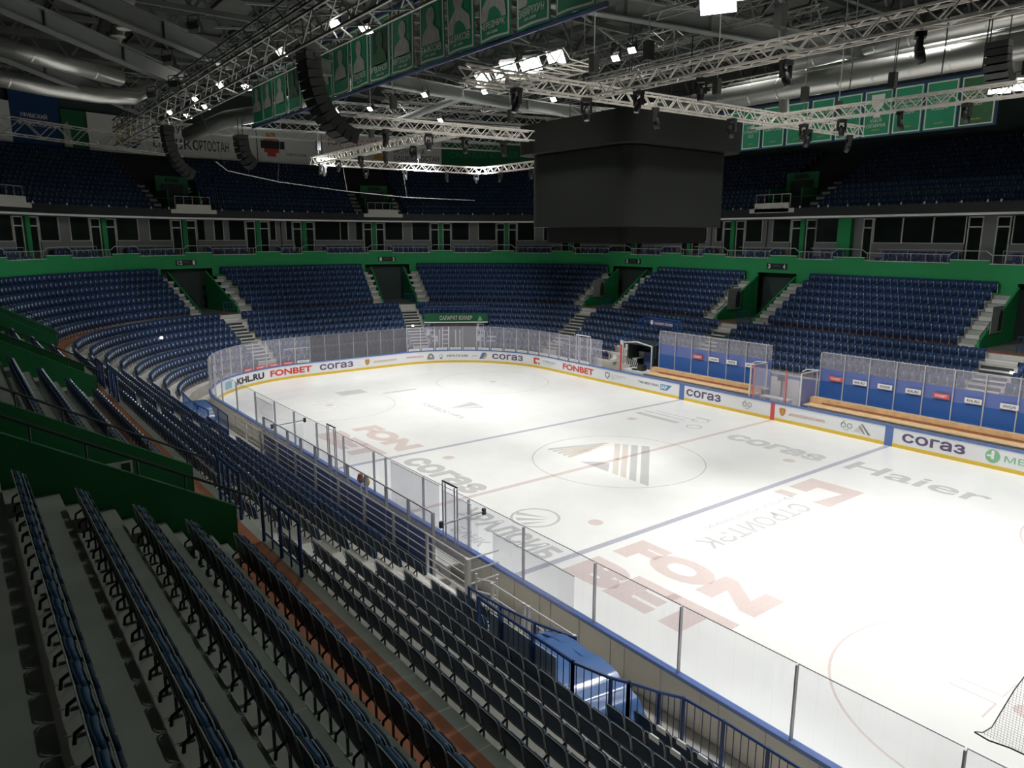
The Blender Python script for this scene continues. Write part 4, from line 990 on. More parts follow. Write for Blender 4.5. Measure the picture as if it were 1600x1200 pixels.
for m in (-3.2, 3.2): b.tube([fpt(gc, m, 4.3, 4.2), fpt(gc, m*1.0, 5.6, 4.9)], .03, 6); b.tube([fpt(gc, m, 4.3, 3.2), fpt(gc, m, 4.3, 4.2)], .03, 6)
for i in range(22): m = -3.1+i*.295; b.tube([fpt(gc, m, 4.35, 4.15), fpt(gc, m, 4.35, 4.85)], .018, 5)
b.tube([fpt(gc, -3.1, 4.35, 4.85), fpt(gc, 3.1, 4.35, 4.85)], .03, 6); b.under(t, 'railing', 'blue')
for i, (m, lb) in enumerate(((2.0, 'left pair'), (1.55, 'left pair'), (.05, 'middle pair'), (-.35, 'middle pair'), (-2.3, 'right pair'), (-2.65, 'right pair'))):
    t = empty('gate_stanchion', fpt(gc, m, 1.2, 1.2), 'tall white stanchion before the far gate, '+lb, 'post', 'gate stanchions '+lb); b = WB(); b.tube([fpt(gc, m, .6, 0), fpt(gc, m, .6, 3.0)], .06, 6); b.under(t, 'tube', 'white')
t = empty('stepladder', fpt(gc, 1.0, 2.2, 0), 'white stepladder standing before the far gate', 'ladder'); b = WB()
for m in (.7, 1.3): b.tube([fpt(gc, m, 1.4, 0), fpt(gc, m, 2.6, 3.0)], .04, 6)
b.under(t, 'rail', 'white'); b = WB()
for i in range(7): z = .4*i+.3; b.tube([fpt(gc, .7, 1.4+z*.4, z), fpt(gc, 1.3, 1.4+z*.4, z)], .05, 6)
b.under(t, 'rung', 'white')
for i, (u, k) in enumerate([(43.6, 4), (43.2, 4), (43.4, 5), (43.0, 5), (42.9, 6), (42.6, 6), (37.0, 4), (36.6, 4), (36.9, 5), (36.5, 5), (36.7, 6), (36.3, 6), (34.6, 6), (35.2, 6)]):
    d, z = LROW[k]; x_, y_, _ = pt(u, d-.1)
    white_chair(x_, y_, z, ang(u), 'white seat in the stack of rows %s of the far gate' % ('left' if u > 40 else 'right'), 'white seats %s of the gate' % ('left' if u > 40 else 'right'))
# right bank of end railings
for a, b_, lb in ((15.5, 24.5, 'in the far right corner'), (46.5, 60, 'in the far left corner')):
    t = empty('stand_front_rail', pt((a+b_)/2, 2.3, 1.3), 'pale rail along the stand front '+lb, 'railing'); r = WB(); us = ulist(a, b_)
    r.tube([pt(u, 2.25, 2.1) for u in us], .035, 6)
    for u in us[::2]: r.tube([pt(u, 2.25, 1.25), pt(u, 2.25, 2.1)], .02, 5)
    r.under(t, 'rail', 'steelw')

# =================================================================== NEAR SIDE BENCH, RAILS, TUNNEL
t = empty('near_platform', (0, -16.4, 0), 'white slatted platform in front of the lowest near row', 'platform')
b = WB()
for i in range(5): bb(b, -13, 9.45, -16.78+.165*i, -16.78+.165*i+.15, 1.06, 1.1)
b.under(t, 'slats', 'white'); b = WB(); bb(b, -13, 9.4, -16.75, -15.98, .9, 1.05); b.under(t, 'frame', 'lightcon')
RS = [-12.5+2.2*i for i in range(11)]
for i, (a, b_) in enumerate(zip(RS[:-1], RS[1:])):
    if a < -12.6: continue
    t = empty('white_railing', ((a+b_)/2, -15.98, 1.1), 'white five bar railing section on the near platform edge', 'railing', 'white railing sections along the near platform')
    r = WB()
    for z in (2.38, 2.12, 1.86, 1.60, 1.34): r.tube([(a, -15.98, z), (b_, -15.98, z)], .03 if z > 2.3 else .018, 6)
    r.under(t, 'bar', 'steelw'); r = WB(); r.box(b_-.04, b_+.04, -16.02, -15.94, .9, 2.4); r.under(t, 'post', 'steelw')
t = empty('white_railing', (9.6, -15.3, 1.1), 'white railing return at the right end of the near platform', 'railing'); r = WB()
for z in (2.38, 2.0, 1.6): r.tube([(9.6, -15.98, z), (9.6, -14.9, z)], .025, 6)
r.under(t, 'bar', 'steelw'); r = WB(); r.box(9.54, 9.66, -16.04, -15.92, 0, 2.4); r.under(t, 'post', 'steelw')
t = empty('near_bench_wall', (-.5, -15.6, 0), 'blue panelled wall with glass top behind the near players bench', 'wall')
b = WB(); bb(b, -8.2, 7.3, -15.78, -15.72, .75, 1.25); b.under(t, 'lower_panel', 'bluep')
b = WB(); bb(b, -8.2, 7.3, -15.78, -15.73, 1.25, 2.2); b.under(t, 'upper_panel', 'bluel')
b = WB(); x = -8.2
while x < 7.4: bb(b, x-.03, x+.03, -15.8, -15.70, .7, 3.02); x += 1.55
b.under(t, 'stanchion', 'gpost')
b = WB(); bb(b, -8.2, 7.3, -15.76, -15.745, 2.2, 3.0); b.under(t, 'glass', 'glass'); b = WB(); bb(b, -8.2, 7.3, -15.77, -15.73, 3.0, 3.04); b.under(t, 'top_edge', 'gpost')
t = empty('near_players_bench', (-.5, -14.8, 0), 'pale grey players bench just behind the near boards', 'bench')
b = WB(); bb(b, -8, 7, -15.1, -14.6, .85, .92); b.under(t, 'seat_plank', 'cream'); b = WB(); bb(b, -8, 7, -15.7, -15.1, .5, .56); b.under(t, 'floor_board', 'cream')
for x in (-7.5, -4, -.5, 3, 6.5): b = WB(); bb(b, x-.05, x+.05, -15.05, -14.65, 0, .85); b.under(t, 'leg', 'gpost')
for x, lb in ((-3.3, 'far one by the red ice letters'), (6.25, 'near one by the centre line')):
    t = empty('door_frame', (x, -14.5, 1.2), 'tall bronze tube door frame on the near boards, '+lb, 'frame'); r = WB()
    for dx in (-.45, -.28, .28, .45): r.tube([(x+dx, -14.45, .9), (x+dx, -14.45, 3.35)], .028, 6)
    r.under(t, 'post', 'gpost'); r = WB(); r.tube([(x-.45, -14.45, 3.4), (x+.45, -14.45, 3.4)], .03, 6); r.under(t, 'lintel', 'darkmetal')
for x, lb in ((-7.5, 'at the far end of the near bench'), (7.4, 'at the near end of the near bench')):
    t = empty('side_shield', (x, -15, 1.2), 'clear side shield with a tie bar '+lb, 'glass panel')
    b = WB(); bb(b, x-.01, x+.01, -15.68, -14.1, 1.0, 2.6); b.under(t, 'pane', 'glass')
    b = WB(); b.tube([(x+.3, -15.7, 2.75), (x+.4, -14.15, 2.85)], .03, 6); b.under(t, 'tie_bar', 'gpost')
    b = WB(); bb(b, x+.25, x+.35, -15.75, -15.65, 2.65, 2.85); bb(b, x+.35, x+.45, -14.2, -14.1, 2.75, 2.95); b.under(t, 'clamp', 'darkmetal')
for x0, x1, z1, lb in ((-14.2, -11.3, 2.4, 'left of the near bench'), (1.7, 5.2, 2.6, 'by the centre of the near bench'), (5.4, 7.2, 2.5, 'beside the near door frame'), (8.4, 12.2, 1.95, 'right of the near bench')):
    t = empty('spare_pane', ((x0+x1)/2, -14.35, 1.2), 'extra clear pane doubled behind the near shield '+lb, 'glass panel'); b = WB(); bb(b, x0, x1, -14.24, -14.22, 1.2, z1+.4); b.under(t, 'pane', 'spare')
    b = WB(); bb(b, x0, x1, -14.245, -14.215, z1+.4, z1+.42); b.under(t, 'edge', 'gpost')
for x, m, lb in ((1.25, 'brown', 'brown'), (1.75, 'gold', 'yellow')):
    t = empty('glove_on_stand', (x, -15.3, .9), 'small %s topped post standing by the near bench' % lb, 'post'); b = WB(); b.tube([(x, -15.3, .9), (x, -15.3, 2.3)], .03, 6); b.under(t, 'stand', 'steelw')
    b = WB(); b.tube([(x, -15.3, 2.25), (x, -15.3, 2.4), (x, -15.3, 2.6)], [.08, .14, .09], 8); b.under(t, 'top', m)
# right of the gate: lower white rail toward the blue tunnel
t = empty('white_gate', (9.95, -15.7, 0), 'small white barred gate beside the end of the near platform', 'gate'); r = WB()
for z in (.6, 1.0, 1.4, 1.8): r.tube([(9.75, -15.8, z), (10.35, -15.5, z)], .025, 6)
for p_ in ((9.75, -15.8), (10.35, -15.5)): r.tube([(*p_, 0), (*p_, 1.95)], .035, 6)
r.under(t, 'bars', 'steelw')
t = empty('white_fence', (12.4, -15.8, 0), 'white four bar fence running along the boards toward the blue hood', 'fence'); r = WB()
for z in (1.9, 1.5, 1.1, .7): r.tube([(10.4, -15.75, z), (13.9, -15.75, z)], .03 if z > 1.8 else .02, 6)
r.under(t, 'bar', 'steelw'); r = WB()
for x in (10.45, 11.9, 12.1, 13.9): r = WB(); r.box(x-.04, x+.04, -15.79, -15.71, 0, 1.93); r.under(t, 'post', 'steelw')
def blue_fence(pts, label, base=1.05, posts=None, m='blue', step=.16):
    t = empty('blue_railing', pts[0], label, 'railing'); r = WB(); r.tube(pts, .035, 8); lo = [(x, y, z-base+.08) for x, y, z in pts]; r.tube(lo, .02, 6); r.under(t, 'top_rail', m)
    bl = WB()
    for a, b in zip(pts[:-1], pts[1:]):
        L = (Vector(b)-Vector(a)).length; n = max(1, int(L/step))
        for i in range(n):
            p = Vector(a).lerp(Vector(b), (i+.5)/n); bl.tube([(p.x, p.y, p.z-base+.08), tuple(p)], .010, 5)
    for p in pts: ps = WB(); ps.box(p[0]-.028, p[0]+.028, p[1]-.028, p[1]+.028, p[2]-base-.1, p[2]+.03); ps.under(t, 'post', m)
    bl.under(t, 'balusters', m)
blue_fence([(13.25, -18.15, 3.42), (14.1, -18.15, 3.4), (15.2, -18.15, 3.4), (16.45, -18.15, 3.4)], 'blue baluster railing above the blue plastic hood, nearest the seats')
blue_fence([(16.45, -18.15, 3.4), (16.95, -17.6, 3.1), (17.05, -17.2, 2.9)], 'short blue railing turning down at the right of the blue hood')
blue_fence([(17.05, -17.2, 2.9), (17.25, -16.5, 2.5), (17.35, -15.85, 2.15), (18.3, -15.8, 2.15), (19.3, -15.8, 2.15), (20.6, -15.8, 2.15), (22, -15.8, 2.15), (23.4, -15.8, 2.15)], 'long blue baluster railing beside the boards at the bottom right', 1.1)
blue_fence([(11.3, -17.1, 2.55), (12.2, -16.75, 2.3), (13.1, -16.35, 2.1), (14.1, -15.9, 2.0)], 'blue baluster railing behind the blue hood, rink side')
t = empty('white_banner_sheet', (14.3, -18.05, 3), 'grey cloth strip tied inside the blue railing', 'banner'); b = WB(); b.box(13.6, 15.9, -18.1, -18.08, 2.65, 3.2); b.under(t, 'sheet', 'bwhite')
# the hood
t = empty('tunnel_hood', (14.5, -17.3, 0), 'glossy blue plastic barrel hood over the near tunnel', 'tunnel hood')
V = []; NA, NY = 48, 10
hx = lambda a, k=1.0: 14.5-2.0*k*math.copysign(abs(math.cos(a))**.85, math.cos(a))
hz = lambda a, k=1.0: .7+1.5*k*max(0, math.sin(a))**.75
b = WB()
for th_ in (1, .985):
    for i in range(NA+1):
        a = PI*i/NA; wv = 1+.009*math.sin(i*1.7)+.008*math.sin(i*.9+1)
        for j in range(NY+1):
            f_ = j/NY; V.append((hx(a, th_*wv)+.35*f_*(a/PI), -18.0+1.85*f_+.02*math.sin(i*.7), hz(a, th_*wv)-.05*f_))
n1 = (NA+1)*(NY+1); F = []
for i in range(NA):
    for j in range(NY):
        a = i*(NY+1)+j; q = (a, a+1, a+NY+2, a+NY+1); F.append(q); F.append(tuple(n1+x for x in reversed(q)))
b.add(V, F); b.under(t, 'sheet', 'hood', True)
r = WB()
for y in (-18.0, -17.2, -16.45): r.tube([(hx(PI*i/16, .96), y, hz(PI*i/16, .96)) for i in range(17)], .025, 6)
r.under(t, 'rib', 'bluep')
b = WB()
for x in (12.6, 16.5): b.box(x-.03, x+.03, -18.0, -16.45, 0, .78)
b.under(t, 'side_panel', 'bluep')
# blue rails on the walkway edge
for X, lb in ((10.45, 'left of the pair'), (12.49, 'right of the pair')): pass
for x0, x1, lb in ((10.3, 12.5, 'near the closest passage'), (-9.2, -7.2, 'near the farther passage'), (7.0, 8.7, 'just beyond the closest aisle'), (-12.3, -10.5, 'just beyond the farther aisle')):
    t = empty('walkway_railing', ((x0+x1)/2, -21.95, 4.77), 'dark blue guard rail on the walkway edge '+lb, 'railing'); r = WB()
    r.tube([(x0, -21.95, 5.93), (x1, -21.95, 5.93)], .04, 8); r.tube([(x0, -21.95, 5.0), (x1, -21.95, 5.0)], .025, 6); r.under(t, 'bar', 'blue')
    for i in range(5): r = WB(); x = x0+(x1-x0)*i/4; r.tube([(x, -21.95, 4.77), (x, -21.95, 5.93)], .04 if i in (0, 2, 4) else .02, 6); r.under(t, 'post', 'blue')
# low blue barrier around the left corner of the near stand
blue_fence([(-13.5, -16.9, 2.5), (-15.5, -16.9, 2.4), (-17.5, -16.8, 2.3), (-20, -16.6, 2.3)], 'blue railing at the far end of the near stand', 1.1, m='bluep')
blue_fence([(-12.9, -16.1, 2.2), (-15, -16.0, 2.2), (-17.5, -16.0, 2.2)], 'blue railing nearer the boards at the far end of the near stand', 1.1, m='bluep')
t = empty('corner_hood', (-16.6, -17.2, 0), 'blue plastic barrel hood in the near left corner behind blue railings', 'tunnel hood'); b = WB(); NV = []
for i in range(25):
    a = PI*i/24
    for j in range(5): NV.append((hx(a)-14.5-16.6, -18.3+2.1*j/4, hz(a)+.15))
b.add(NV, [(i*5+j, i*5+j+1, i*5+j+6, i*5+j+5) for i in range(24) for j in range(4)]); b.under(t, 'sheet', 'hood', True)
# safety netting gathered above the near shield
t = empty('safety_netting', (22.3, -14, 3.3), 'white safety netting with a dark rope hem, bottom right corner', 'netting')
r = WB(); r.tube([(21.98, -14.02, 3.30), (22.2, -14.03, 3.28), (22.5, -14.0, 3.31), (23.2, -14.0, 3.32), (24.5, -14, 3.35)], .014, 5); r.under(t, 'hem_rope', 'ropeb')
EDG = [(21.98, 3.30), (22.09, 3.34), (22.2, 3.50), (22.31, 3.9), (22.42, 4.3), (22.58, 4.75), (22.9, 5.6), (23.3, 6.6)]
r = WB(); r.tube([(x, -14+.02*i, z) for i, (x, z) in enumerate(EDG)], .010, 5); r.under(t, 'edge_rope', 'gpost')
def ex(z):
    for (xa, za), (xb, zb) in zip(EDG[:-1], EDG[1:]):
        if za <= z <= zb: return xa+(xb-xa)*(z-za)/(zb-za)
    return EDG[-1][0]
r = WB(); z = 3.34
while z < 6.5: r.bar((ex(z), -13.99, z), (24.5, -13.99, z+.03), .0035); z += .045
x = 22.03
while x < 24.4:
    zt = 3.3
    for (xa, za), (xb, zb) in zip(EDG[:-1], EDG[1:]):
        if xa <= x <= xb: zt = za+(zb-za)*(x-xa)/(xb-xa)
        elif x > EDG[-1][0]: zt = 6.6
    r.bar((x, -13.99, 3.31), (x, -13.99, zt), .0035); x += .045
tag(r.under(t, 'mesh', 'net'), kind='stuff')

# =================================================================== VIDEO CUBE
def rsq(h, r, n=8):
    o = []
    for cx_, cy_, a0 in ((h-r, h-r, 0), (-h+r, h-r, PI/2), (-h+r, -h+r, PI), (h-r, -h+r, 1.5*PI)):
        for k in range(n+1): a = a0+PI/2*k/n; o.append((cx_+r*math.cos(a), cy_+r*math.sin(a)))
    return o
t = empty('video_cube', (0, 0, 11.2), 'large black video cube with rounded corners hanging over centre ice', 'scoreboard')
def cubepart(name, h, r, z0, z1, m):
    b = WB(); b.prism([(x, y, z0) for x, y in rsq(h, r)], (0, 0, z1-z0)); return b.under(t, name, m)
cubepart('screen_body', 3.45, .75, 11.95, 15.35, 'led'); cubepart('top_ring', 4.0, .95, 15.4, 16.75, 'led2'); cubepart('lower_ring', 2.95, .7, 11.2, 11.98, 'led2')
b = WB()
for x, y in ((-2, -2), (2, -2), (2, 2), (-2, 2), (0, -3), (0, 3)): b.tube([(x, y, 16.7), (x, y, 27)], .025, 5)
b.under(t, 'hanging_cable', 'cable')
# =================================================================== TRUSSES
def truss(name, a, b_, w_, m, label, group=None, r=.028, cell=None, up=(0, 0, 1), tri=False):
    a, b_ = Vector(a), Vector(b_); t = empty(name, (a+b_)/2, label, 'truss', group); d = (b_-a); L = d.length; d.normalize()
    s = d.cross(Vector(up)).normalized()*w_/2; u = s.cross(d).normalized()*w_/2
    C4 = [s+u, -s+u, -s-u, s-u]; ch = WB(); web = WB()
    for c in C4: ch.bar(a+c, b_+c, r*2)
    n = max(2, int(round(L/(cell or w_)))); rw = r*1.1
    for i in range(n):
        p, q = a+d*(L*i/n), a+d*(L*(i+1)/n)
        for k in range(4):
            c0, c1 = C4[k], C4[(k+1) % 4]
            if i % 2: c0, c1 = c1, c0
            web.bar(p+c0, q+c1, rw)
    ch.under(t, 'chord', m); web.under(t, 'lacing', m)
    return t
PT = 'pale truss rig'
truss('lighting_truss', (7.2, -9.2, 16.25), (26, -9.0, 16.25), .42, 'truss', 'long pale box truss running to the upper right corner')
truss('lighting_truss', (6.9, -14.2, 16.2), (7.9, 6.8, 16.2), .42, 'truss', 'pale box truss crossing above the video cube')
truss('lighting_truss', (6.4, .9, 16.2), (26, 1.5, 16.2), .42, 'truss', 'pale box truss in front of the far green banners')
truss('lighting_truss', (-3.4, -12.7, 16.2), (-2.4, -3.2, 16.2), .42, 'truss', 'pale box truss left of the video cube, upper one')
truss('lighting_truss', (-20.4, -7.5, 16.2), (-3.2, -7.8, 16.2), .42, 'truss', 'pale box truss slanting left below the player banners')
truss('lighting_truss', (-20.4, -7.2, 16.2), (-19.3, 4.9, 16.2), .42, 'truss', 'pale box truss along the lowest edge of the left rig')
truss('lighting_truss', (-19.3, 4.9, 16.2), (-6.0, 4.9, 16.2), .42, 'truss', 'pale box truss reaching the left edge of the video cube')
truss('catwalk_truss', (-29, -17, 17.6), (12, -17.1, 17.6), .85, 'trussd', 'long grey truss at upper left carrying the speakers', cell=.9, r=.035)
truss('catwalk_truss', (-29, -17.1, 18.55), (12, -17.2, 18.55), .5, 'beamd', 'second grey truss above the speaker truss at upper left', cell=.8)
truss('catwalk_truss', (-20.5, -24.0, 17.0), (-27, -14, 17.0), .8, 'trussd', 'dark truss at the left edge under the roof', cell=.9)
truss('catwalk_truss', (-20.5, -25, 19.5), (-17.5, -15.5, 19.3), .8, 'trussd', 'bright tangled truss at the top left corner', cell=.7)
truss('catwalk_truss', (5, -4.2, 20.2), (26, -3.2, 20.2), .8, 'trussd', 'grey truss at the top right edge above the pale truss', cell=.9)
truss('catwalk_truss', (-12, 20.6, 22.0), (24, 20.8, 22.0), 1.3, 'truss', 'wide grey truss above the far green banners', cell=1.6, r=.035)
for i in range(5):
    truss('roof_truss', (-34+i*5.2, -11+i*1.2, 19.3), (-29+i*5.2, 14, 19.3), .55, 'trussd', 'thin grey roof truss above the far left rig', 'thin roof trusses at the left', cell=.7)
for i in range(4): truss('roof_truss', (-30, 2+i*4.2, 21+i*.5), (6, 2+i*4.2, 21+i*.5), .7, 'trussd', 'grey roof truss running above the video cube', 'roof trusses above the cube', cell=.9)
t = empty('floodlight_truss', (1.5, -9.2, 17.5), 'short pale truss loaded with lit floodlights above centre', 'truss'); 
b = WB()
for y in (-9.9, -8.2):
    for z in (17.2, 17.6): b.bar((.5, y, z), (6.2, y, z), .05)
for i in range(9): x = .5+.7*i; b.bar((x, -9.9, 17.2), (x+.35, -8.2, 17.2), .035); b.bar((x+.35, -8.2, 17.2), (x+.7, -9.9, 17.2), .035); b.bar((x, -9.9, 17.2), (x+.35, -9.9, 17.6), .03); b.bar((x+.35, -9.9, 17.6), (x+.7, -9.9, 17.2), .03)
b.under(t, 'frame', 'truss')
# =================================================================== LAMPS
def floodlight(x, y, z, lab, grp=None, s=.32, tilt=.5, az=0, lit=True, power=0):
    t = empty('floodlight', (x, y, z), lab, 'lamp', grp, az); T = Matrix.Rotation(tilt, 4, 'X')
    b = MB(); b.box(-s, s, -s*.75, s*.75, -.02, .16, T); b.box(-s*.6, s*.6, -s*.5, s*.5, .16, .3, T); hs = b.build('housing', MT['lampblack'], t)
    b = MB(); b.box(-s*.92, s*.92, -s*.68, s*.68, -.04, -.021, T); b.build('lens', MT['glow' if lit else 'lens'], hs)
    b = MB(); b.bar((-s-.02, 0, 0), (-s-.02, 0, .45), .03); b.bar((s+.02, 0, 0), (s+.02, 0, .45), .03); b.bar((-s-.02, 0, .45), (s+.02, 0, .45), .03); b.build('bracket', MT['darkmetal'], t)
    return t
FL = [(1.5, -9.6, 17.45), (2.3, -9.3, 17.55), (3.1, -9.6, 17.6), (3.8, -9.2, 17.55), (4.5, -9.6, 17.5), (5.4, -9.3, 17.6)]
for i, p in enumerate(FL): floodlight(*p, 'lit white floodlight on the short truss above centre', 'lit floodlights above centre', .34, -.85, 0.4)
floodlight(12.7, -10.0, 17.6, 'very bright square floodlight at the top edge, right of centre', None, .5, -.9, .5)
floodlight(13.6, -9.9, 17.7, 'second bright floodlight at the top edge beside the brightest one', None, .4, -.9, .5)
floodlight(13.3, 7.2, 17.4, 'lit floodlight beside the olive banner at the right', None, .42, -.9, .6)
floodlight(14.1, 7.4, 17.4, 'lit floodlight at the right edge beside the banner lamp', None, .38, -.9, .6)
for i, X in enumerate([-17.5, -14.2, -12.6, -11.0, -8.5, -5.2, -1.2, .8, 3.4, 5.4]):
    floodlight(X, -16.5, 17.35 if i % 2 else 17.9, 'small lit floodlight on the long speaker truss at upper left', 'small floodlights on the speaker truss', .2, -.7, .3)
for i, p in enumerate([(-15.5, -8, 18.6), (-14.2, -6.5, 18.7), (-8.6, -6.2, 18.7), (-6.9, -3.6, 18.9), (-5.0, -.5, 18.6), (-13, -2.5, 18.3), (3.4, -4.4, 18.6), (4.1, -4.2, 18.8)]):
    floodlight(*p, 'small lit roof floodlight seen between the banners and the video cube', 'small roof floodlights', .17, -.8, .2)
for i, p in enumerate([(-10.2, -18.2, 19.0), (-12.0, -17.6, 18.3), (-15.5, -17.8, 18.3), (-6.5, -18, 19.6), (-19.5, -18.2, 18.4)]):
    t = floodlight(*p, 'unlit pale floodlight panel hung above the speaker truss at the left', 'unlit panels above the speaker truss', .28, -1.1, .5, lit=False)
    b = MB(); b.box(-.3, .3, -.02, .0, -.2, .2); b.build('reflector', MT['bwhite'], t)
def moving_head(x, y, z, lab, grp, a=0, sc=1.0):
    sc *= .72
    t = empty('moving_head_lamp', (x, y, z), lab, 'stage lamp', grp, a)
    b = MB(); b.box(-.2*sc, .2*sc, -.16*sc, .16*sc, -.16*sc, 0); b.build('base', MT['lampblack'], t)
    b = MB()
    for s in (-1, 1): b.box(s*.2*sc-.03, s*.2*sc+.03, -.08*sc, .08*sc, -.6*sc, -.14*sc)
    b.build('yoke', MT['lampblack'], t)
    b = MB(); b.tube([(0, .05, -.33*sc), (0, 0, -.5*sc), (0, -.03, -.66*sc), (0, -.08, -.88*sc)], [.08*sc, .15*sc, .16*sc, .12*sc], 10); hd = b.build('head', MT['lampblack'], t, True)
    b = MB(); b.tube([(0, -.08, -.87*sc), (0, -.085, -.90*sc)], .11*sc, 10); b.build('lens', MT['lens'], hd)
    b = MB(); b.box(-.04, .04, -.04, .04, 0, .12); b.build('clamp', MT['gpost'], t)
for i, X in enumerate([9.2, 11.6, 14.3, 17.6, 20.5]): moving_head(X, -9.15, 15.95, 'black moving head lamp under the truss to the upper right', 'moving heads upper right truss', i*.7)
for i, Y in enumerate([-12.4, -9.6, -6.4, -2.3, 2.6, 5.7]): moving_head(7.1+.047*(Y+14), Y, 15.95, 'black moving head lamp under the truss crossing above the cube', 'moving heads crossing truss', i*1.1, 1.1)
for i, X in enumerate([8.6, 10.2, 12.4, 14.6, 17.5]): moving_head(X, 1.1, 15.95, 'black moving head lamp under the truss before the far banners', 'moving heads before far banners', i*.9)
for i, Y in enumerate([-11.4, -9.3, -7.4, -5.2]): moving_head(-3.2+.1*(Y+12)/9, Y, 15.95, 'black moving head lamp on the upper truss left of the cube', 'moving heads left of cube', i, 1.1)
for i, X in enumerate([-19, -16.4, -13.4, -10.5, -7.5]): moving_head(X, -7.6, 15.95, 'black moving head lamp on the slanting truss below the banners', 'moving heads slanting truss', i)
for i, Y in enumerate([-6.8, -4, -1.2, 2, 4.4]): moving_head(-20.3+.09*(Y+7), Y, 15.95, 'grey moving head lamp under the lowest left truss', 'moving heads lowest truss', i)
for i, X in enumerate([-17, -13.5, -10]): moving_head(X, 4.9, 15.95, 'black moving head lamp under the truss touching the cube', 'moving heads cube truss', i)
# =================================================================== LINE ARRAY SPEAKERS
def line_array(x, y, z, n, lab, s=1.0, swing=1.25):
    t = empty('line_array_speaker', (x, y, z), lab, 'speaker'); q = [(0, 0)]; a = 0
    for i in range(n):
        t0 = (i/(n-1))**1.6*swing; q.append((q[-1][0]+.26*s*math.sin(t0), q[-1][1]-.26*s*math.cos(t0)))
    for i in range(n):
        (y0, z0), (y1, z1) = q[i], q[i+1]; dv = Vector((0, y1-y0, z1-z0)).normalized(); nrm = Vector((0, dv.z, -dv.y))
        b = MB(); c0, c1 = Vector((0, y0, z0))+dv*.01, Vector((0, y1, z1))-dv*.01; pts = []
        for xx in (-.42*s, .42*s):
            for c, dd in ((c0, -.02), (c1, .0)):
                for w_ in (-.24*s, .24*s): pts.append(c+nrm*w_+Vector((xx, 0, 0)))
        b.add(pts, [(0, 1, 3, 2), (4, 6, 7, 5), (0, 4, 5, 1), (2, 3, 7, 6), (0, 2, 6, 4), (1, 5, 7, 3)]); b.build('cabinet', MT['lampblack'], t)
    b = MB(); b.bar((-.3, 0, 0), (-.3, 0, .8), .03); b.bar((.3, 0, 0), (.3, 0, .8), .03); b.build('hanging_bar', MT['cable'], t)
line_array(2.3, -17.0, 17.45, 13, 'large black curved speaker array hanging before the player banners')
line_array(-16.6, -17.0, 17.1, 11, 'black curved speaker array hanging at the left beside the gold emblem', 1.0, 1.1)
line_array(-9.2, -15.6, 16.0, 6, 'short black curved speaker array right of the large wall words', .95, .9)
line_array(14.4, 3.6, 18.3, 7, 'black curved speaker array hung above the far banners', .9, 1.3)
line_array(-6.5, 2.0, 16.9, 5, 'small black speaker array by the green wall poster', .9, .5)
# =================================================================== BANNERS
def banner(x0, x1, y, z0, z1, cloth, label, front=-1, items=(), border='bwhite', group=None, wav=.05):
    t = empty('hanging_banner', ((x0+x1)/2, y, z1), label, 'banner', group); b = WB(); n = 10; ph = rng.uniform(0, 6)
    wy = lambda x, z: y+wav*math.sin(3.2*(x-x0)+ph)*((z1-z)/(z1-z0))
    V = []
    for yo in (0, .012):
        for i in range(n+1):
            for k in range(9): x = x0+(x1-x0)*i/n; z = z0+(z1-z0)*k/8; V.append((x, wy(x, z)+yo, z))
    F = []; N1 = (n+1)*9
    for i in range(n):
        for k in range(8): a = i*9+k; F.append((a, a+9, a+10, a+1)); F.append((N1+a, N1+a+1, N1+a+10, N1+a+9))
    b.add(V, F); cl_ = b.under(t, 'cloth', cloth, True)
    fr = WB(); e = .07; ins = .06
    def fill(xa, xb, za, zb, off=.012, nn=8):
        P = []
        for i in range(nn): 
            p, q = xa+(xb-xa)*i/nn, xa+(xb-xa)*(i+1)/nn
            for k in range(4): zz0, zz1 = za+(zb-za)*k/4, za+(zb-za)*(k+1)/4; P.append([(p, wy(p, zz0)-off, zz0), (q, wy(q, zz0)-off, zz0), (q, wy(q, zz1)-off, zz1), (p, wy(p, zz1)-off, zz1)])
        return P
    for r_ in ((x0+ins, x1-ins, z0+ins, z0+ins+e), (x0+ins, x1-ins, z1-ins-e, z1-ins), (x0+ins, x0+ins+e, z0+ins, z1-ins), (x1-ins-e, x1-ins, z0+ins, z1-ins)):
        for P in fill(*r_): fr.add(P, [(0, 1, 2, 3)])
    fr.under(cl_, 'border', border)
    for it in items:
        if it[0] == 't': _, s, xa, xb, za, zb, m = it; W = x1-x0; put_text(s, lambda u, v: (x0+W*(xa+(xb-xa)*u), wy(x0+W*(xa+(xb-xa)*u), z0+(z1-z0)*(za+(zb-za)*v))-.06, z0+(z1-z0)*(za+(zb-za)*v)), m, cl_, bold=.008)
        elif it[0] == 'r':
            _, xa, xb, za, zb, m, nm = it; W = x1-x0; b = WB()
            for P in fill(x0+W*xa, x0+W*xb, z0+(z1-z0)*za, z0+(z1-z0)*zb, .016): b.add(P, [(0, 1, 2, 3)])
            b.under(cl_, nm, m)
        elif it[0] == 'p':
            _, sc, m = it; W = x1-x0; H = z1-z0; b = WB()
            pts = [(.14, .26), (.86, .26), (.82, .42), (.66, .50), (.60, .54), (.66, .62), (.66, .72), (.58, .79), (.42, .79), (.34, .72), (.34, .62), (.40, .54), (.34, .50), (.18, .42)]
            pts = [(.5+(a-.5)*sc, .26+(z-.26)*sc) for a, z in pts]
            P = [(x0+W*a, wy(x0+W*a, z0+H*z)-.05, z0+H*z) for a, z in pts]; b.add(P, [tuple(range(len(P)))]); b.under(cl_, 'portrait_silhouette', m)
    return t
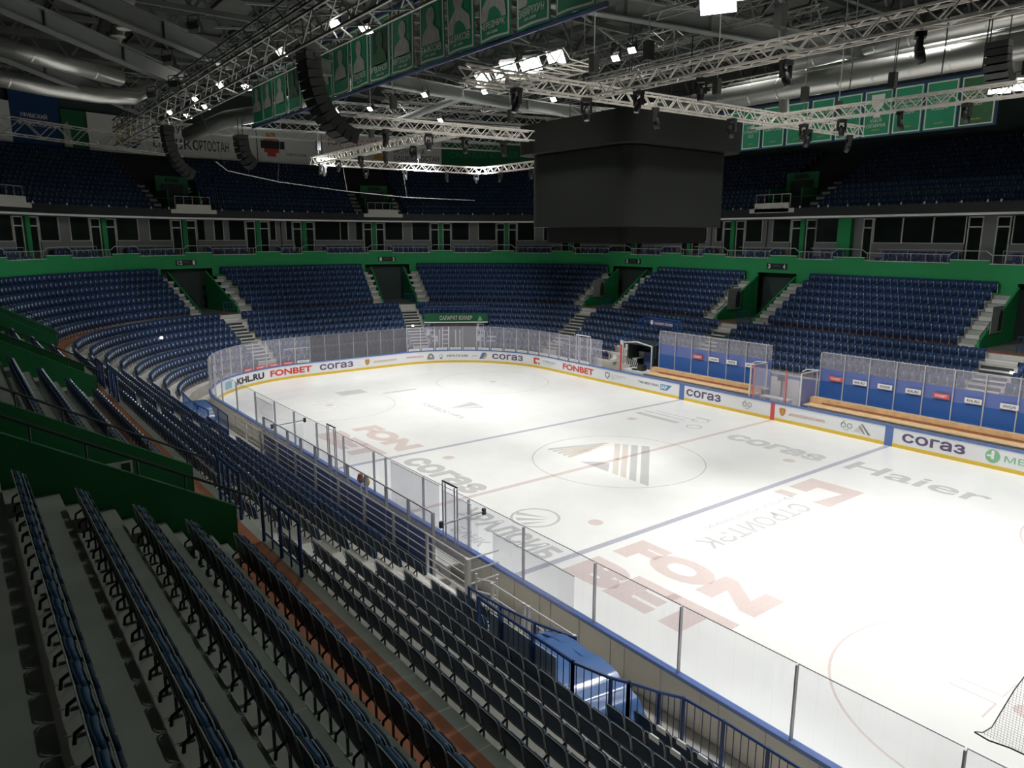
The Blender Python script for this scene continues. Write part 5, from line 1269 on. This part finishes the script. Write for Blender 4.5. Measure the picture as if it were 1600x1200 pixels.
NB = [(-19.3, -17.7, '17', '', 'leftmost of the player banners'), (-17.6, -15.85, '20', '', 'bearing the number twenty'), (-15.7, -13.9, '33', '', 'bearing the number thirty three'), (-13.8, -12.0, '2', '', 'bearing the number two'),
      (-9.85, -8.15, '8', '', 'bearing the number eight, behind the large speaker'), (-8.0, -6.2, '11', '', 'bearing the number eleven'), (-6.1, -4.3, '22', 'ГЕРАСИМОВ', 'bearing the number twenty two'), (-4.2, -2.35, '4', 'ИВАНОВ', 'bearing the number four'),
      (-2.25, -.45, '18', 'МИТРОСКИН', 'bearing the number eighteen'), (-.05, 1.7, '12', 'БЫКОВ', 'bearing the number twelve'), (1.85, 3.6, '', 'КАЗАКОВ', 'with a large grey portrait'), (3.9, 5.65, '', 'ЧЕРЕДНИК', 'third from the right end'), (5.95, 7.65, '', 'ЗАВАРУХИН', 'second from the right end'), (7.9, 9.6, '', '', 'rightmost of the player banners')]
for x0, x1, num, nm_, lb in NB:
    it = [('r', .16, .84, .26, .80, 'bdark' if num in ('4', '2') else 'bgreen', 'portrait_field'), ('p', 1.15 if not num else .95, 'bgrey' if num not in ('4', '2') else 'bgreen2')]
    if num:
        it += [('t', num, .5-.11*len(num), .5+.11*len(num), .84, .94, 'bwhite'), ('r', .06, .24, .90, .915, 'gold', 'stripe'), ('r', .06, .24, .865, .88, 'gold', 'stripe'), ('r', .76, .94, .90, .915, 'gold', 'stripe'), ('r', .76, .94, .865, .88, 'gold', 'stripe')]
    if nm_: it += [('t', nm_, .12, .88, .14, .24, 'bwhite'), ('t', '1991-2008', .32, .68, .08, .115, 'bwhite')]
    banner(x0, x1, -11.5, 17.92, 20.40, 'bgreen', 'green hanging player banner '+lb, items=it, wav=.05)
t = empty('banner_rail', (-5, -11.5, 20.85), 'navy rail carrying the row of green player banners', 'rail'); b = WB(); bb(b, -20, 10, -11.42, -11.34, 20.3, 20.6); bb(b, -20, 10, -11.42, -11.34, 17.8, 17.95); b.under(t, 'board', 'bnavy')
FB = [(-14.4, -11.5, []), (-11.2, -9.5, ['ОБЛАДАТЕЛЬ', 'КУБКА', 'КХЛ']), (-9.4, -7.75, ['ОБЛАДАТЕЛЬ', 'КУБКА', 'ОТКРЫТИЯ', 'КХЛ']), (-7.6, -5.8, ['ОБЛАДАТЕЛЬ', 'КУБКА', 'ЧЕМПИОНОВ']), (-5.65, -4.0, ['ЧЕМПИОН', 'КХЛ']), (-3.8, -2.1, ['ОБЛАДАТЕЛЬ', 'КУБКА']), (-1.97, -.2, ['ЧЕМПИОН', 'РОССИИ']),
      (-.07, 1.77, ['КУБОК', 'ГАГАРИНА']), (1.85, 3.65, ['СЕРЕБРЯНЫЙ', 'ПРИЗЕР', 'РОССИИ']), (3.76, 5.65, ['СЕРЕБРЯНЫЙ', 'ПРИЗЕР', 'РОССИИ']), (5.75, 7.7, ['БРОНЗОВЫЙ', 'ПРИЗЕР', 'КХЛ'])]
lbs = ['first, half hidden behind the video cube', 'second from the cube, narrow', 'third from the cube with four text lines', 'fourth from the cube', 'fifth from the cube', 'sixth from the cube', 'seventh from the cube with two text lines', 'with a white cup drawn above its words', 'second from the olive one', 'directly left of the olive one', 'in olive green at the right end']
for (x0, x1, tx), lb in zip(FB, lbs):
    it = []
    for i, s in enumerate(tx):
        z1_ = .70-.11*i if 'cup' not in lb else .38-.11*i
        w_ = min(.8, .085*len(s)); it.append(('t', s, .5-w_/2, .5+w_/2, z1_-.08, z1_, 'bwhite'))
    it.append(('t', '2010-2011', .36, .64, .12, .15, 'gold'))
    t = banner(x0, x1, 22, 17.95, 20.8, 'bgreen2' if lb.startswith('in olive') else 'bgreen', 'green honours banner above the far stand, '+lb if not lb.startswith('in olive') else 'honours banner above the far stand, in olive green at the right end', items=it, wav=.02)
    if 'cup' in lb:
        W = x1-x0; b = WB(); P = [(.36, .40), (.64, .40), (.60, .47), (.54, .50), (.56, .56), (.70, .66), (.74, .90), (.26, .90), (.30, .66), (.44, .56), (.46, .50), (.40, .47)]
        b.poly([(x0+W*a, 21.95, 17.95+2.85*z) for a, z in P]); b.under(t, 'cup_emblem', 'bwhite')
t = empty('banner_rail', (-3, 22.08, 20.85), 'navy board behind the row of far green banners', 'rail'); b = WB(); bb(b, -14.5, 7.8, 22.06, 22.12, 17.9, 20.95); b.under(t, 'board', 'bnavy')
# =================================================================== DUCTS, BEAMS
def duct(pts, r, label, m='duct', seams=True):
    t = empty('air_duct', pts[0], label, 'duct'); b = WB(); b.tube(pts, r, 18); b.under(t, 'pipe', m, True)
    for p, q in zip(pts[:-1], pts[1:]):
        p, q = Vector(p), Vector(q); L = (q-p).length; n = int(L/1.6)
        for i in range(1, n): c = p.lerp(q, i/n); d = (q-p).normalized()*.03; s = WB(); s.tube([c-d, c+d], r*1.03, 18, False); s.under(t, 'seam_band', m)
    return t
duct([(-9, 8.6, 19), (26, 8.0, 19)], .56, 'largest silver ventilation duct running across the upper right')
duct([(1, 11.5, 21), (26, 11.0, 21)], .5, 'second silver duct above the largest one at upper right')
duct([(-2, 10.2, 20.0), (26, 10.2, 20.2)], .16, 'thin silver pipe between the two big ducts')
duct([(-10.5, -9.6, 19.2), (-20.6, -9.8, 19.0), (-24.5, -11.5, 18.9), (-33, -11.7, 18.8)], .5, 'silver duct behind the speaker at left centre')
duct([(-14.6, -25.5, 18.4), (-16.8, -22.2, 18.4), (-17.5, -20, 18.4), (-18.3, -18.2, 18.6), (-19, -17, 19.4)], .38, 'curved silver duct at upper left, lower one')
duct([(-11.5, -24.5, 19), (-15.5, -19.2, 19)], .38, 'dull silver duct at upper left, above the curved one')
duct([(-17.0, -19.4, 20.6), (-9.5, -19.6, 22.0)], .55, 'big silver duct with round outlets at the top left')
for i in range(4):
    x = -15.2+i*1.5; t = empty('air_nozzle', (x, -19.7, 20.2), 'round white air outlet on the big duct at the top left', 'vent', 'round outlets at the top left'); b = MB(); b.tube([(0, 0, .4), (0, 0, 0), (0, 0, -.05)], [.22, .25, .34], 14); b.build('neck', MT['duct'], t); b = MB(); b.tube([(0, 0, -.055), (0, 0, -.08)], .3, 14); b.build('disc', MT['frame'], t)
t = empty('air_nozzle', (.8, 8.5, 18.2), 'white cylindrical outlet under the largest duct over the cup banner', 'vent'); b = MB(); b.tube([(2, 0, .6), (2, 0, -.5)], .25, 14); b.build('neck', MT['duct'], t)
t = empty('air_nozzle', (12.8, 9.6, 18.4), 'white cylindrical outlet at the right edge under the largest duct', 'vent'); b = MB(); b.tube([(0, 0, .4), (0, 0, -.6)], .3, 14); b.build('neck', MT['duct'], t)
def ibeam(a, b_, h, w_, m, label, group=None):
    a, b_ = Vector(a), Vector(b_); t = empty('roof_girder', (a+b_)/2, label, 'girder', group); b = WB(); z = Vector((0, 0, 1))
    b.bar(a, b_, .06, h); b.bar(a+z*h/2, b_+z*h/2, w_, .06); b.bar(a-z*h/2, b_-z*h/2, w_, .06); b.under(t, 'beam', m)
    n = max(2, int((b_-a).length/4))
    for i in range(1, n): c = a.lerp(b_, i/n); s = WB(); s.bar(c-Vector((0, .03, 0)), c+Vector((0, .03, 0)), w_*.9, h); s.under(t, 'stiffener', m)
    return t
ibeam((2.2, -8, 20.7), (5.9, 14.5, 20.7), .75, .45, 'beam', 'bright grey steel girder crossing the top centre')
ibeam((-8.0, -13, 19.2), (-9.6, -3.2, 19.2), .6, .4, 'beam', 'grey steel girder end below the player banners')
ibeam((-9.8, -3.0, 19.2), (-10.8, 16, 19.2), .6, .4, 'beam', 'grey steel girder continuing behind the pale trusses')
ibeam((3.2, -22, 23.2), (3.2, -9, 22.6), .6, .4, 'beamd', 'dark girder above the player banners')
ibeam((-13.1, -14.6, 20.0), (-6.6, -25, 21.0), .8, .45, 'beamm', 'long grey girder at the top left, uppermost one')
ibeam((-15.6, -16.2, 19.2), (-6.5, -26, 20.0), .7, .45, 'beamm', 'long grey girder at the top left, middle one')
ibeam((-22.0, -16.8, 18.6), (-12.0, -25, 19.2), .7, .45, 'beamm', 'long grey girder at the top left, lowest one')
t = empty('brace_tube', (-13, -3, 19), 'slanting grey tube meeting the girder end left of centre', 'tube'); b = WB(); b.tube([(-17.5, -3.2, 18.6), (-10, -3.1, 19.1)], .2, 10); b.under(t, 'tube', 'beam')
# roof structure: purlins and lattice girders under the deck
for i, x in enumerate(range(-45, 30, 6)):
    b = MB()
    b.bar((x, -34, 24.2), (x, 34, 24.2), .28); b.bar((x, -34, 27.0), (x, 34, 27.0), .28)
    for k in range(17): y = -34+4*k; b.bar((x, y, 24.2), (x, y+2, 27.0), .16); b.bar((x, y+2, 27.0), (x, y+4, 24.2), .16)
    struct(b, 'ceiling_girder', 'beamd')
b = MB()
for y in range(-34, 35, 3): b.bar((-48, y, 27.2), (30, y, 27.2), .12, .3)
struct(b, 'ceiling_purlin', 'beamd')
b = MB()
for i in range(12):
    x = -42+6*i
    b.bar((x, -12, 24.2), (x+6, 0, 24.2), .12); b.bar((x+6, 0, 24.2), (x, 12, 24.2), .12)
struct(b, 'ceiling_brace', 'beam')
# hoist cables
hc = [(7.2, -9.2), (7.4, -3), (7.8, 5), (14, -9.1), (20, -9.1), (12, 1.1), (18, 1.3), (-3.2, -11), (-2.8, -5), (-12, -7.6), (-19.5, -7.5), (-20, 0), (-12, 4.9), (3, -9.5), (9.5, -9.1), (8.6, 1)]
for i, (x, y) in enumerate(hc):
    t = empty('hoist_cable', (x, y, 16.4), 'thin hoist cable holding a pale lighting truss', 'cable', 'hoist cables of the pale trusses'); b = MB(); b.tube([(0, 0, 0), (0, 0, 7.6)], .018, 5); b.build('cable', MT['wire'], t)
    b = MB(); b.box(-.12, .12, -.12, .12, .4, .95); b.build('hoist', MT['lampblack'], t)
for i in range(10):
    x = 8.5+i*1.7; t = empty('hose_drop', (x, 4.5+.3*(i % 3), 17.6), 'dark hanging cable beside the far banners', 'cable', 'dark cables at the upper right'); b = MB(); b.tube([(0, 0, 0), (.05, 0, 1.5), (0, 0, 8)], .025, 5); b.build('cable', MT['cable'], t)
# ring cable hanging in front of the top tier
t = empty('ring_cable', (-14, -10, 14.5), 'thin pale cable loop hanging before the top tier at the left', 'cable')
b = WB(); b.tube([(-10.5, -16.4, 14.9), (-11.5, -15.6, 14.6), (-13.0, -12.6, 14.3), (-14.5, -8.0, 14.05), (-15.5, -3.5, 13.9), (-16, 2, 13.9)], .025, 6); b.under(t, 'loop', 'wire')
b = WB()
for p, q in (((-11.5, -15.6, 14.6), (-12, -16.5, 17.2)), ((-13.0, -12.6, 14.3), (-12, -12.6, 17.5)), ((-14.5, -8.0, 14.05), (-16, -7.6, 16.2)), ((-15.5, -3.5, 13.9), (-17, -3, 16.2))): b.tube([p, q], .01, 5)
b.under(t, 'hanger', 'wire')
# folders
bpy.data.objects.remove(_fo)
